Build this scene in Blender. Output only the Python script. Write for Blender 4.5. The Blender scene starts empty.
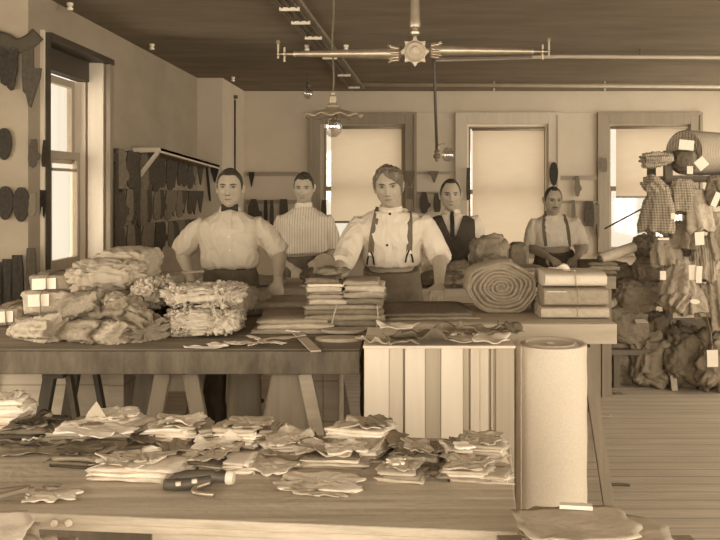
SKY_FRONT = 12.0
import bpy, bmesh, math, random
from mathutils import Vector, Matrix, noise
from mathutils.bvhtree import BVHTree

PI = math.pi
S = bpy.context.scene
COL = S.collection
# ------------------------------------------------------------------ camera model
F, VX, VY, H = 850.0, 404.0, 188.0, 1.55          # focal length in pixels, vanishing point, eye height


def P(px, py, Y):
    return Vector(((px - VX) * Y / F, Y, H - (py - VY) * Y / F))


def XP(px, Y):
    return (px - VX) * Y / F


def ZP(py, Y):
    return H - (py - VY) * Y / F


def on(px, py, z):
    """the point of the horizontal plane z that the photograph shows at px, py"""
    Y = F * (H - z) / (py - VY)
    return Vector(((px - VX) * Y / F, Y, z))


cam_d = bpy.data.cameras.new('camera')
cam_d.sensor_width = 36.0
cam_d.lens = F / 720.0 * 36.0
cam_d.shift_x = -(VX - 360.0) / 720.0
cam_d.shift_y = -(270.0 - VY) / 720.0
cam_d.clip_start = 0.05
cam = bpy.data.objects.new('camera', cam_d)
cam.location = (0, 0, H)
cam.rotation_euler = (PI / 2, 0, 0)
COL.objects.link(cam)
S.camera = cam
S.view_settings.view_transform = 'Standard'
S.view_settings.look = 'None'
S.view_settings.gamma = 1.0
S.view_settings.use_curve_mapping = False
S.view_settings.exposure = -0.12


# ------------------------------------------------------------------ materials
def lin(c):
    return c / 12.92 if c <= 0.04045 else ((c + 0.055) / 1.055) ** 2.4


def sep(v):
    """a sepia print's tone for brightness v (0..1)"""
    r, g, b = v, v * (0.835 + 0.10 * v), v * (0.595 + 0.25 * v)
    return (lin(r), lin(g), lin(b), 1.0)


def mat(name, v, dv=0.05, scale=(6, 6, 6), rough=0.8, bump=0.0, bscale=60, detail=5.0, spec=0.25, coord='Object'):
    m = bpy.data.materials.new(name)
    m.use_nodes = True
    nt = m.node_tree
    N, L = nt.nodes, nt.links
    b = N['Principled BSDF']
    b.inputs['Roughness'].default_value = rough
    b.inputs['Specular IOR Level'].default_value = spec
    tc = N.new('ShaderNodeTexCoord')
    mp = N.new('ShaderNodeMapping')
    mp.inputs['Scale'].default_value = scale
    nz = N.new('ShaderNodeTexNoise')
    nz.inputs['Scale'].default_value = 1.0
    nz.inputs['Detail'].default_value = detail
    nz.inputs['Roughness'].default_value = 0.65
    cr = N.new('ShaderNodeValToRGB')
    cr.color_ramp.elements[0].position = 0.25
    cr.color_ramp.elements[1].position = 0.75
    cr.color_ramp.elements[0].color = sep(max(0.02, v - dv))
    cr.color_ramp.elements[1].color = sep(min(0.97, v + dv))
    L.new(tc.outputs[coord], mp.inputs['Vector'])
    L.new(mp.outputs['Vector'], nz.inputs['Vector'])
    L.new(nz.outputs['Fac'], cr.inputs['Fac'])
    L.new(cr.outputs['Color'], b.inputs['Base Color'])
    if bump:
        n2 = N.new('ShaderNodeTexNoise')
        n2.inputs['Scale'].default_value = bscale
        n2.inputs['Detail'].default_value = 4
        bp = N.new('ShaderNodeBump')
        bp.inputs['Strength'].default_value = bump
        bp.inputs['Distance'].default_value = 0.01
        L.new(tc.outputs[coord], n2.inputs['Vector'])
        L.new(n2.outputs['Fac'], bp.inputs['Height'])
        L.new(bp.outputs['Normal'], b.inputs['Normal'])
    return m


def wave_lines(m, v2, scale, axis='X', width=0.5, mixv=0.6):
    """adds woven stripes of tone v2 to a material"""
    nt = m.node_tree
    N, L = nt.nodes, nt.links
    b = N['Principled BSDF']
    src = b.inputs['Base Color'].links[0].from_socket
    tc = N['Texture Coordinate'] if 'Texture Coordinate' in N else N.new('ShaderNodeTexCoord')
    w = N.new('ShaderNodeTexWave')
    w.bands_direction = axis
    w.inputs['Scale'].default_value = scale
    w.inputs['Distortion'].default_value = 0.6
    w.inputs['Detail Scale'].default_value = 2
    cr = N.new('ShaderNodeValToRGB')
    cr.color_ramp.elements[0].position = width - 0.06
    cr.color_ramp.elements[1].position = width + 0.06
    mx = N.new('ShaderNodeMixRGB')
    mx.inputs['Color2'].default_value = sep(v2)
    mm = N.new('ShaderNodeMath')
    mm.operation = 'MULTIPLY'
    mm.inputs[1].default_value = mixv
    L.new(tc.outputs['Object'], w.inputs['Vector'])
    L.new(w.outputs['Fac'], cr.inputs['Fac'])
    L.new(cr.outputs['Color'], mm.inputs[0])
    L.new(mm.outputs[0], mx.inputs['Fac'])
    L.new(src, mx.inputs['Color1'])
    L.new(mx.outputs['Color'], b.inputs['Base Color'])
    return m


def wood(name, v, dv=0.06, axis=0, rough=0.65, stretch=22, bump=0.15):
    sc = [stretch, stretch, stretch]
    sc[axis] = 1.6
    return mat(name, v, dv, tuple(sc), rough, bump, 40, 6.0, 0.3)


def boards(m, size, vline, axis, gap=0.004):
    """dark seams every `size` metres along an axis (0 x, 1 y, 2 z)"""
    nt = m.node_tree
    N, L = nt.nodes, nt.links
    b = N['Principled BSDF']
    src = b.inputs['Base Color'].links[0].from_socket
    tc = N.new('ShaderNodeTexCoord')
    sx = N.new('ShaderNodeSeparateXYZ')
    md = N.new('ShaderNodeMath')
    md.operation = 'PINGPONG'
    md.inputs[1].default_value = size / 2
    lt = N.new('ShaderNodeMath')
    lt.operation = 'LESS_THAN'
    lt.inputs[1].default_value = gap
    mx = N.new('ShaderNodeMixRGB')
    mx.inputs['Color2'].default_value = sep(vline)
    L.new(tc.outputs['Object'], sx.inputs[0])
    L.new(sx.outputs[axis], md.inputs[0])
    L.new(md.outputs[0], lt.inputs[0])
    L.new(lt.outputs[0], mx.inputs['Fac'])
    L.new(src, mx.inputs['Color1'])
    L.new(mx.outputs['Color'], b.inputs['Base Color'])
    return m


def glassy(name, tint=0.96, clear=0.9):
    m = bpy.data.materials.new(name)
    m.use_nodes = True
    N, L = m.node_tree.nodes, m.node_tree.links
    N.clear()
    o = N.new('ShaderNodeOutputMaterial')
    t = N.new('ShaderNodeBsdfTransparent')
    t.inputs['Color'].default_value = (tint, tint * .98, tint * .94, 1)
    g = N.new('ShaderNodeBsdfGlossy')
    g.inputs['Roughness'].default_value = 0.05
    mx = N.new('ShaderNodeMixShader')
    mx.inputs[0].default_value = 1 - clear
    L.new(t.outputs[0], mx.inputs[1])
    L.new(g.outputs[0], mx.inputs[2])
    L.new(mx.outputs[0], o.inputs['Surface'])
    return m


def blind_mat(name, v, trans):
    m = mat(name, v, 0.02, (3, 3, 9), 0.9)
    N, L = m.node_tree.nodes, m.node_tree.links
    b = N['Principled BSDF']
    src = b.inputs['Base Color'].links[0].from_socket
    t = N.new('ShaderNodeBsdfTranslucent')
    L.new(src, t.inputs['Color'])
    mx = N.new('ShaderNodeMixShader')
    mx.inputs[0].default_value = trans
    L.new(b.outputs[0], mx.inputs[1])
    L.new(t.outputs[0], mx.inputs[2])
    L.new(mx.outputs[0], N['Material Output'].inputs['Surface'])
    return m


M = {}
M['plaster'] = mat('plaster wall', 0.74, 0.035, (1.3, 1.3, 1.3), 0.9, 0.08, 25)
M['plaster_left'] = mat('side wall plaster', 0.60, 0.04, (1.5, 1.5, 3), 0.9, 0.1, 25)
M['ceiling'] = mat('smoked ceiling', 0.47, 0.06, (1.2, 4.0, 2), 0.85, 0.15, 20)
M['floor'] = boards(wood('floor boards', 0.75, 0.06, 0, 0.42, 14, 0.2), 0.115, 0.48, 1, 0.003)
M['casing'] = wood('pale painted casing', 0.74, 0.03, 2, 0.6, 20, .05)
M['casing_dark'] = wood('shade-toned casing', 0.55, 0.04, 2, 0.6, 20, .05)  # casing colour darkened for the windows standing in shadow
M['sash'] = wood('sash paint', 0.62, 0.03, 2, 0.6, 20, .05)
M['soffit'] = wood('dark casing', 0.27, 0.04, 1, 0.6, 20, .05)  # dark tone shared by the window head and the near casing's shaded face
M['jamb_pale'] = wood('pale jamb', 0.86, 0.02, 2, 0.6, 20, .05)  # pale tone, also used for the near casing's lit end strip
M['glass'] = glassy('window glass')
M['bulb'] = glassy('bulb glass', 0.93, 0.72)
M['blind'] = blind_mat('buff roller blind', 0.96, 0.84)
M['wood_bench'] = wood('worn bench top', 0.46, 0.10, 0, 0.6, 24)
M['wood_mid'] = wood('mid brown wood', 0.56, 0.06, 0, 0.65, 24)
M['wood_light'] = wood('pale plank', 0.68, 0.05, 0, 0.65, 22)
M['wood_pale_z'] = wood('pale upright plank', 0.70, 0.04, 2, 0.65, 22)
M['wood_mid_z'] = wood('brown upright plank', 0.54, 0.05, 2, 0.65, 22)
M['wood_dark'] = wood('dark stained wood', 0.42, 0.05, 2, 0.6, 22)
M['wood_fore'] = wood('scuffed front bench wood', 0.73, 0.11, 0, 0.55, 38, .3)
M['apron_wood'] = mat('scratched bench edge', 0.36, 0.10, (16, 30, 5), 0.65, .35, 50, 8.0)
M['wood_black'] = wood('blackened trestle wood', 0.27, 0.04, 2, 0.6, 22)
M['crate'] = boards(wood('crate boards', 0.70, 0.05, 0, 0.7, 22), 0.2, 0.55, 2, 0.003)
M['slat_white'] = wood('whitewashed slat', 0.84, 0.025, 2, 0.7, 12, .06)
M['slat_cream'] = wood('cream slat', 0.77, 0.03, 2, 0.7, 16, .06)
M['slat_tan'] = wood('tan slat', 0.66, 0.03, 2, 0.7, 22, .06)
M['slat_brown'] = wood('brown slat', 0.58, 0.04, 2, 0.7, 22, .06)
M['bolt'] = mat('pebbled oilcloth', 0.81, 0.035, (120, 120, 120), 0.6, 0.14, 160)
M['brass'] = mat('aged brass', 0.66, 0.05, (20, 20, 20), 0.35, spec=0.5)
M['brass'].node_tree.nodes['Principled BSDF'].inputs['Metallic'].default_value = 0.7
M['iron'] = mat('dark iron', 0.32, 0.04, (20, 20, 20), 0.5, spec=0.5)
M['pipe_pale'] = mat('painted pipe', 0.66, 0.03, (6, 6, 6), 0.5)
M['porcelain'] = mat('white porcelain', 0.86, 0.02, rough=0.25)
M['cord'] = mat('cloth covered cord', 0.40, 0.06, (80, 80, 80))
M['shade_glass'] = mat('fluted tin shade', 0.60, 0.06, (12, 12, 12), 0.4, spec=.5)
M['tag'] = mat('white paper tag', 0.90, 0.015, (30, 30, 30), 0.9)
M['paper'] = mat('white paper', 0.86, 0.03, (14, 14, 14), 0.9)
M['string'] = mat('twine', 0.66, 0.05, (90, 90, 90), 0.9)
M['pattern'] = mat('dark pattern board', 0.20, 0.06, (8, 8, 8), 0.75, .1)
M['pattern2'] = mat('brown pattern board', 0.28, 0.06, (8, 8, 8), 0.75, .1)
M['pattern3'] = mat('tan pattern board', 0.42, 0.06, (8, 8, 8), 0.75, .1)
for nm, v in (('leather_white', .92), ('leather_pale', .84), ('leather_buff', .72), ('leather_tan', .56), ('leather_brown', .43), ('leather_dark', .31)):
    M[nm] = mat(nm.replace('_', ' '), v, 0.05, (14, 14, 14), 0.75, .25, 60)
M['fleece'] = mat('curly pale fleece', 0.76, 0.06, (40, 40, 40), 0.95, 0.6, 110)
M['muslin'] = mat('pale crumpled cloth', 0.68, 0.05, (9, 9, 9), 0.9, .3, 50)
M['wool_brown'] = mat('brown wool cloth', 0.55, 0.05, (40, 40, 40), 0.95, .5, 140)
M['wool_dark'] = mat('dark wool cloth', 0.46, 0.05, (40, 40, 40), 0.95, .5, 140)
M['wool_mid'] = mat('drab wool cloth', 0.60, 0.05, (40, 40, 40), 0.95, .5, 140)
M['wool_pale'] = mat('pale wool cloth', 0.70, 0.05, (40, 40, 40), 0.95, .5, 140)
M['stripe'] = wave_lines(mat('striped ticking', 0.66, 0.04, (20, 20, 20), 0.95), 0.38, 18, 'X', 0.72)
M['check'] = wave_lines(wave_lines(mat('checked gingham', 0.70, 0.03, (20, 20, 20), 0.95), 0.44, 16, 'X', 0.5, .5), 0.44, 16, 'Z', 0.5, .5)
M['shirt_white'] = mat('white work shirt', 0.81, 0.02, (10, 10, 10), 0.9, .2, 70)
M['shirt_cream'] = mat('cream work shirt', 0.735, 0.02, (10, 10, 10), 0.9, .2, 70)
M['shirt_line'] = wave_lines(mat('pin striped shirt', 0.80, 0.02, (10, 10, 10), 0.9, .2, 70), 0.58, 16, 'X', 0.86, .7)
M['skin'] = mat('skin', 0.65, 0.03, (10, 10, 10), 0.6)
M['lip'] = mat('lip', 0.50, 0.02, (10, 10, 10), 0.6)
M['brow'] = mat('brow hair', 0.36, 0.03, (50, 50, 50), 0.8)
M['eyewhite'] = mat('white of the eye', 0.62, 0.02, rough=0.3)
M['iris'] = mat('iris', 0.24, 0.02, rough=0.2)
M['hair_dark'] = mat('dark hair', 0.24, 0.07, (60, 60, 14), 0.5, .4, 120)
M['hair_mid'] = mat('wavy brown hair', 0.40, 0.12, (60, 60, 14), 0.45, .4, 120)
M['trouser'] = mat('dark brown trousers', 0.36, 0.04, (14, 14, 14), 0.95, .3, 90)
M['apron'] = mat('drab work trousers', 0.44, 0.04, (14, 14, 14), 0.95, .3, 90)
M['vest'] = mat('dark waistcoat cloth', 0.27, 0.03, (14, 14, 14), 0.9, .3, 90)
M['black'] = mat('black leather', 0.17, 0.03, (14, 14, 14), 0.6)
M['suspender'] = mat('braces webbing', 0.40, 0.05, (60, 60, 10), 0.85)
M['tin'] = mat('galvanised tin', 0.52, 0.05, (9, 9, 9), 0.5)


# ------------------------------------------------------------------ object helpers
def link(name, me, m, parent=None, smooth=True, angle=None):
    o = bpy.data.objects.new(name, me)
    if isinstance(m, (list, tuple)):
        for x in m:
            me.materials.append(M[x])
    else:
        me.materials.append(M[m])
    COL.objects.link(o)
    if smooth:
        for p in me.polygons:
            p.use_smooth = True
        if angle:
            me.set_sharp_from_angle(angle=math.radians(angle))
    if parent is not None:
        o.parent = parent
    return o


def obj(name, bm, m, parent=None, smooth=False, angle=None, world=True):
    """links the bmesh (world coordinates) as ONE mesh object; a top-level one gets its origin at its base"""
    me = bpy.data.meshes.new(name)
    bmesh.ops.recalc_face_normals(bm, faces=bm.faces)
    if world:
        if parent is not None:
            off = Vector(parent.location)
            if parent.parent is not None:
                off = off + Vector(parent.parent.location)
        else:
            xs = [v.co.x for v in bm.verts]
            ys = [v.co.y for v in bm.verts]
            off = Vector(((min(xs) + max(xs)) / 2, (min(ys) + max(ys)) / 2, min(v.co.z for v in bm.verts)))
        bmesh.ops.translate(bm, verts=bm.verts, vec=-off)
    bm.to_mesh(me)
    bm.free()
    o = link(name, me, m, parent, smooth, angle)
    if world and parent is None:
        o.location = off
    return o


def tag(o, label=None, cat=None, group=None, kind=None):
    if label:
        o['label'] = label
    if cat:
        o['category'] = cat
    if group:
        o['group'] = group
    if kind:
        o['kind'] = kind
    return o


def thing(name, label, cat, loc=(0, 0, 0), group=None):
    o = bpy.data.objects.new(name, None)
    o.empty_display_size = 0.05
    o.location = loc
    COL.objects.link(o)
    return tag(o, label, cat, group)


def struct(name, bm, m, **k):
    return tag(obj(name, bm, m, **k), kind='structure')


def copy_tree(o, parent=None):
    c = o.copy()
    COL.objects.link(c)
    if parent is not None:
        c.parent = parent
    for ch in list(o.children):
        copy_tree(ch, c)
    return c


ORD = ['first', 'second', 'third', 'fourth', 'fifth', 'sixth', 'seventh', 'eighth', 'ninth', 'tenth', 'eleventh', 'twelfth', 'thirteenth', 'fourteenth', 'fifteenth', 'sixteenth']


# ------------------------------------------------------------------ shape helpers
def BM():
    return bmesh.new()


def box(bm, lo, hi, rot=None, bevel=0.0):
    c = (Vector(lo) + Vector(hi)) / 2
    d = Vector(hi) - Vector(lo)
    g = bmesh.ops.create_cube(bm, size=1.0)['verts']
    bmesh.ops.scale(bm, verts=g, vec=d)
    if bevel:
        es = list({e for v in g for e in v.link_edges})
        r = bmesh.ops.bevel(bm, geom=es, offset=bevel, segments=2, affect='EDGES', profile=0.5)
        g = list({v for f in r['faces'] for v in f.verts} | {v for v in g if v.is_valid})
    if rot is not None:
        bmesh.ops.rotate(bm, verts=g, cent=(0, 0, 0), matrix=rot)
    bmesh.ops.translate(bm, verts=g, vec=c)
    return g


def bar(bm, a, b, w, h, up=(0, 0, 1)):
    """a straight timber from a to b, w across and h along `up`"""
    a, b = Vector(a), Vector(b)
    d = b - a
    z = d.normalized()
    u = Vector(up)
    x = u.cross(z)
    if x.length < 1e-4:
        x = Vector((1, 0, 0)).cross(z)
    x.normalize()
    y = z.cross(x)
    vs = []
    for t in (a, b):
        for sx, sy in ((-1, -1), (1, -1), (1, 1), (-1, 1)):
            vs.append(bm.verts.new(t + x * sx * w / 2 + y * sy * h / 2))
    for f in ((0, 1, 2, 3), (4, 7, 6, 5), (0, 4, 5, 1), (1, 5, 6, 2), (2, 6, 7, 3), (3, 7, 4, 0)):
        bm.faces.new([vs[i] for i in f])
    return vs


def loft(bm, rings, caps=True):
    n = len(rings[0])
    vr = [[bm.verts.new(p) for p in r] for r in rings]
    for i in range(len(vr) - 1):
        for j in range(n):
            k = (j + 1) % n
            bm.faces.new((vr[i][j], vr[i][k], vr[i + 1][k], vr[i + 1][j]))
    if caps:
        for r, s in ((vr[0], -1), (vr[-1], 1)):
            c = bm.verts.new(sum((v.co for v in r), Vector()) / n)
            for j in range(n):
                k = (j + 1) % n
                bm.faces.new((r[k], r[j], c) if s < 0 else (r[j], r[k], c))
    return vr


def frames(pts):
    out = []
    prev = None
    for i, p in enumerate(pts):
        t = (pts[min(i + 1, len(pts) - 1)] - pts[max(i - 1, 0)]).normalized()
        if prev is None:
            r = Vector((0, 0, 1)) if abs(t.z) < 0.9 else Vector((0, 1, 0))
            x = r.cross(t).normalized()
        else:
            x = (prev - t * prev.dot(t)).normalized()
        prev = x
        out.append((x, t.cross(x)))
    return out


def tube(bm, pts, rad, n=10, caps=True):
    pts = [Vector(p) for p in pts]
    if not isinstance(rad, (list, tuple)):
        rad = [rad] * len(pts)
    rings = []
    for p, r, (x, y) in zip(pts, rad, frames(pts)):
        rx, ry = (r if isinstance(r, (list, tuple)) else (r, r))
        rings.append([p + x * rx * math.cos(2 * PI * j / n) + y * ry * math.sin(2 * PI * j / n) for j in range(n)])
    loft(bm, rings, caps)


def lathe(bm, prof, origin=(0, 0, 0), axis=(0, 0, 1), n=20, flute=0.0, nf=12):
    z = Vector(axis).normalized()
    x = Vector((1, 0, 0)) if abs(z.x) < 0.9 else Vector((0, 1, 0))
    x = (x - z * x.dot(z)).normalized()
    y = z.cross(x)
    o = Vector(origin)
    rings = []
    for r, h in prof:
        rings.append([o + z * h + (x * math.cos(2 * PI * j / n) + y * math.sin(2 * PI * j / n)) * max(r, 1e-4) * (1 + flute * math.cos(nf * 2 * PI * j / n)) for j in range(n)])
    loft(bm, rings, True)


def smooth_path(pts, k=6):
    pts = [Vector(p) for p in pts]
    out = []
    for i in range(len(pts) - 1):
        p0, p1, p2, p3 = pts[max(i - 1, 0)], pts[i], pts[i + 1], pts[min(i + 2, len(pts) - 1)]
        for s in range(k):
            t = s / k
            out.append(0.5 * ((2 * p1) + (p2 - p0) * t + (2 * p0 - 5 * p1 + 4 * p2 - p3) * t * t + (3 * p1 - p0 - 3 * p2 + p3) * t ** 3))
    out.append(pts[-1])
    return out


def prism(bm, poly, t, mtx):
    """polygon (x, z) given thickness t along local y, put in place by mtx"""
    f = [bm.verts.new(mtx @ Vector((x, -t / 2, z))) for x, z in poly]
    b = [bm.verts.new(mtx @ Vector((x, t / 2, z))) for x, z in poly]
    n = len(poly)
    bm.faces.new(f)
    bm.faces.new(list(reversed(b)))
    for i in range(n):
        j = (i + 1) % n
        bm.faces.new((f[j], f[i], b[i], b[j]))


def frame(loc, xdir=(1, 0, 0), zdir=(0, 0, 1)):
    x = Vector(xdir).normalized()
    z = Vector(zdir)
    z = (z - x * z.dot(x)).normalized()
    y = z.cross(x)
    m = Matrix((x, y, z)).transposed().to_4x4()
    m.translation = Vector(loc)
    return m


def fbm(p, o=4):
    return noise.fractal(p, 1.0, 2.0, o, noise_basis='PERLIN_ORIGINAL')


def lump_bm(size, seed=0, amp=0.12, freq=3.0, sub=4, power=0.75, crease=0.0, cfreq=5.0, fuzz=0.0, ffreq=40.0):
    """a soft heap standing on z = 0: a boxy ellipsoid pushed about by noise, with fold lines (crease) and curls (fuzz)"""
    bm = BM()
    bmesh.ops.create_icosphere(bm, subdivisions=sub, radius=1.0)
    sv = Vector((seed * 7.3, seed * 3.1, seed * 5.7))
    sx, sy, sz = size
    for v in bm.verts:
        d = v.co.copy()
        q = Vector([math.copysign(abs(c) ** power, c) for c in d])
        k = 1 + amp * fbm(d * freq * 0.5 + sv, 4)
        if crease:
            r = noise.noise(Vector((d.x * cfreq, d.y * cfreq * .5, d.z * cfreq * .5)) + sv * 2 + 1.5 * noise.noise_vector(d * 2 + sv))
            k -= crease * max(0.0, 1 - abs(r) * 5)
        p = Vector((q.x * sx / 2 * k, q.y * sy / 2 * k, q.z * sz / 2 * k + sz / 2))
        if fuzz:
            p += d * fuzz * (noise.turbulence(p * ffreq + sv, 3, False) - .5)
        if p.z < 0.04 * sz:
            p.z = max(0.0, p.z * .3)
        v.co = p
    return bm


def crumple(bm, amp, freq, seed, floor=None):
    """small cloth wrinkles pushed in along the normals"""
    bm.normal_update()
    sv = Vector((seed * 1.37, seed * .71, seed * 2.11))
    ns = [v.normal.copy() for v in bm.verts]
    for v, n in zip(bm.verts, ns):
        p = v.co
        w = noise.noise_vector(p * freq * .35 + sv) * .9
        r = noise.noise(Vector((p.x * freq, p.y * freq, p.z * freq * .7)) + w + sv)
        q = p + n * amp * (.5 - 1.6 * max(0.0, 1 - abs(r) * 3.5) + .5 * noise.noise(p * freq * 2 + sv))
        if floor is not None and q.z < floor:
            q.z = max(min(p.z, floor), floor)
        v.co = q


def lump(name, m, loc, size, label=None, cat=None, group=None, parent=None, rz=0.0, crum=.006, cf=22, **k):
    bm = lump_bm(size, **k)
    if crum:
        crumple(bm, crum, cf, k.get('seed', 0), 0.0)
    if rz:
        bmesh.ops.rotate(bm, verts=bm.verts, cent=(0, 0, 0), matrix=Matrix.Rotation(rz, 3, 'Z'))
    bmesh.ops.translate(bm, verts=bm.verts, vec=loc)
    return tag(obj(name, bm, m, parent, True), label, cat, group)


def pleat_bm(a, b, r0, r1, flat=1.0, k=9, amp=0.16, seed=0, n=72, rings=22, floor=None, belly=0.0, up=(0, 0, 1)):
    """a gathered bunch from its tied end a (radius r0) to its spread end b (radius r1)"""
    a, b = Vector(a), Vector(b)
    t = (b - a).normalized()
    u = Vector(up)
    u = (u - t * u.dot(t)).normalized()
    x = t.cross(u)
    L = (b - a).length
    rr = []
    sd = Vector((seed * 1.7, seed * 2.3, seed))
    for i in range(rings):
        f = i / (rings - 1)
        base = r0 + (r1 - r0) * f ** 0.75 + belly * math.sin(f * PI)
        ring = []
        for j in range(n):
            th = 2 * PI * j / n
            w = amp * f ** .6 * (math.cos(k * th + 2.2 * noise.noise(Vector((math.cos(th), math.sin(th), f * 1.3)) + sd)) + .6 * noise.noise(Vector((math.cos(th) * 3, math.sin(th) * 3, f * 4)) + sd))
            r = base * (1 + w)
            e = L * f + (0.10 * L * f * noise.noise(Vector((math.cos(th) * 2, math.sin(th) * 2, 9)) + sd))
            p = a + t * e + x * math.cos(th) * r + u * math.sin(th) * r * flat
            if floor is not None and p.z < floor:
                p.z = floor + 0.001 * (i % 2)
            ring.append(p)
        rr.append(ring)
    # tuck the open end inwards so it reads as cloth edges
    last = rr[-1]
    c = sum(last, Vector()) / n
    rr.append([c + (p - c) * 0.8 - t * 0.02 * L for p in last])
    rr.append([c + (p - c) * 0.45 - t * 0.10 * L for p in last])
    bm = BM()
    loft(bm, rr, True)
    return bm


def folded_bm(w, d, h, seed=0, wob=0.006, nx=16, skew=0.0, z0=0.0, ragged=0.02):
    """one folded piece: a soft slab with a rounded fold at the front, ragged at both ends; base at z0, centre at origin"""
    bm = BM()
    sv = Vector((seed * 3.7, seed * 1.9, seed * .7))
    prof = []
    nb = 7
    for i in range(nb):
        prof.append((d / 2 - d * i / (nb - 1), 0.0))
    for i in range(1, 5):
        a = PI * i / 5
        prof.append((-d / 2 - math.sin(a) * h / 2, h / 2 - math.cos(a) * h / 2))
    for i in range(nb):
        prof.append((-d / 2 + d * i / (nb - 1), h))
    rings = []
    for i in range(nx + 1):
        f = i / nx
        ring = []
        for (y, z) in prof:
            x = (f - .5) * w
            e = (abs(f - .5) * 2) ** 6
            x += e * ragged * noise.noise(Vector((f * 9, y * 30, z * 90)) + sv) * (1 if f > .5 else -1)
            yy = y + wob * 1.6 * noise.noise(Vector((x * 14, z * 60, 3)) + sv) + skew * x
            zz = z + (wob * noise.noise(Vector((x * 11, y * 11, 5)) + sv) if z > h * .3 else 0.0)
            zz *= 1 - .25 * e
            ring.append(Vector((x, yy, z0 + max(zz, 0.0))))
        rings.append(ring)
    loft(bm, rings, True)
    return bm


def sheet_bm(w, d, seed=0, t=0.003, curl=0.02, z0=0.0, n=20, rag=0.18, wave=0.006):
    """a loose cut piece lying nearly flat: ragged outline, some of its edges lifted; solid, t thick"""
    bm = BM()
    sv = Vector((seed * 2.7, seed * 4.9, seed * 1.3))
    rings_t, rings_b = [], []
    nr = 7
    for side, acc in ((1, rings_t), (0, rings_b)):
        for i in range(nr, 0, -1):
            f = i / nr
            ring = []
            for j in range(n * 2):
                th = 2 * PI * j / (n * 2)
                c, s = math.cos(th), math.sin(th)
                m_ = max(abs(c), abs(s)) ** .75
                rag_ = 1 + rag * (noise.noise(Vector((c * 2.2, s * 2.2, 0)) + sv) + .5 * noise.noise(Vector((c * 6, s * 6, 0)) + sv))
                x, y = c / m_ * w / 2 * f * rag_, s / m_ * d / 2 * f * rag_
                z = wave * (1 + noise.noise(Vector((x * 18, y * 18, 2)) + sv)) + curl * max(0.0, noise.noise(Vector((c * 1.6, s * 1.6, 5)) + sv)) * f ** 3
                ring.append(Vector((x, y, z0 + z + t * side)))
            acc.append(ring)
    loft(bm, rings_b[::-1] + rings_t, True)
    return bm


def place(bm, loc, rz=0.0, rx=0.0, ry=0.0):
    if rx or ry or rz:
        m = Matrix.Rotation(rz, 3, 'Z') @ Matrix.Rotation(ry, 3, 'Y') @ Matrix.Rotation(rx, 3, 'X')
        bmesh.ops.rotate(bm, verts=bm.verts, cent=(0, 0, 0), matrix=m)
    bmesh.ops.translate(bm, verts=bm.verts, vec=loc)
    return bm


def voxel(bm, size, smooth=2, fac=0.5):
    me = bpy.data.meshes.new('tmp')
    bmesh.ops.recalc_face_normals(bm, faces=bm.faces)
    bm.to_mesh(me)
    bm.free()
    o = bpy.data.objects.new('tmp', me)
    COL.objects.link(o)
    r = o.modifiers.new('r', 'REMESH')
    r.mode = 'VOXEL'
    r.voxel_size = size
    if smooth:
        s = o.modifiers.new('s', 'SMOOTH')
        s.factor = fac
        s.iterations = smooth
    dg = bpy.context.evaluated_depsgraph_get()
    out = bpy.data.meshes.new_from_object(o.evaluated_get(dg))
    bpy.data.objects.remove(o)
    bpy.data.meshes.remove(me)
    return out
# ================================================================== the room
CEIL = 2.69
XL, XR, YB, YF, XN, YR = -2.14, 4.3, 10.0, -1.2, -3.2, 4.84


def wall_with_holes(bm, u0, u1, holes, z1, put, t0, t1):
    """a wall along u from u0 to u1, z from 0 to z1, with openings (ua, ub, za, zb)"""
    cur = u0
    for ua, ub, za, zb in sorted(holes):
        box(bm, *put(cur, ua, 0, z1, t0, t1))
        box(bm, *put(ua, ub, 0, za, t0, t1))
        box(bm, *put(ua, ub, zb, z1, t0, t1))
        cur = ub
    box(bm, *put(cur, u1, 0, z1, t0, t1))


putx = lambda a, b, z0, z1, t0, t1: ((a, t0, z0), (b, t1, z1))
puty = lambda a, b, z0, z1, t0, t1: ((t0, a, z0), (t1, b, z1))

bm = BM(); box(bm, (XN - .2, YF - .2, -.1), (XR + .2, YB + .3, 0)); struct('floor', bm, 'floor')
bm = BM(); box(bm, (XN - .2, YF - .2, CEIL), (XR + .2, YB + .3, CEIL + .1)); struct('ceiling', bm, 'ceiling')
HB = [(-.976, .012, .80, 2.30), (.741, 1.694, .72, 2.30), (2.41, 3.365, .80, 2.30)]
bm = BM(); wall_with_holes(bm, XL - .26, XR, HB, CEIL, putx, YB, YB + .2); struct('wall_back', bm, 'plaster')
HL = [(5.03, 6.125, .90, 2.47)]
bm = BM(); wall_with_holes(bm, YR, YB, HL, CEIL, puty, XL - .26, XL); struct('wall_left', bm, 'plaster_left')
bm = BM(); box(bm, (XN, YR, 0), (XL - .26, YR + .12, CEIL)); struct('wall_left_return', bm, 'plaster')
bm = BM(); wall_with_holes(bm, YF, YR, [(0.6, 3.6, .85, 2.45)], CEIL, puty, XN - .2, XN); struct('wall_left_near', bm, 'plaster')
HR_ADDED = [(-.6, 1.8, .6, 2.5), (2.1, 4.4, .6, 2.5), (4.7, 7.0, .6, 2.5), (7.3, 9.6, .6, 2.5)]
bm = BM(); wall_with_holes(bm, YF, YB, HR_ADDED, CEIL, puty, XR, XR + .2); struct('wall_right', bm, 'plaster')
HF = [(-2.9, -.65, .6, 2.5), (-.4, 1.85, .6, 2.5), (2.1, 4.1, .6, 2.5)]
bm = BM(); wall_with_holes(bm, XN - .2, XR + .2, HF, CEIL, putx, YF - .2, YF); struct('wall_front', bm, 'plaster')
# plastered chase in the back left corner
bm = BM(); box(bm, (XL, 8.8, 0), (-1.88, YB, CEIL)); struct('pillar_left', bm, 'plaster')
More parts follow.
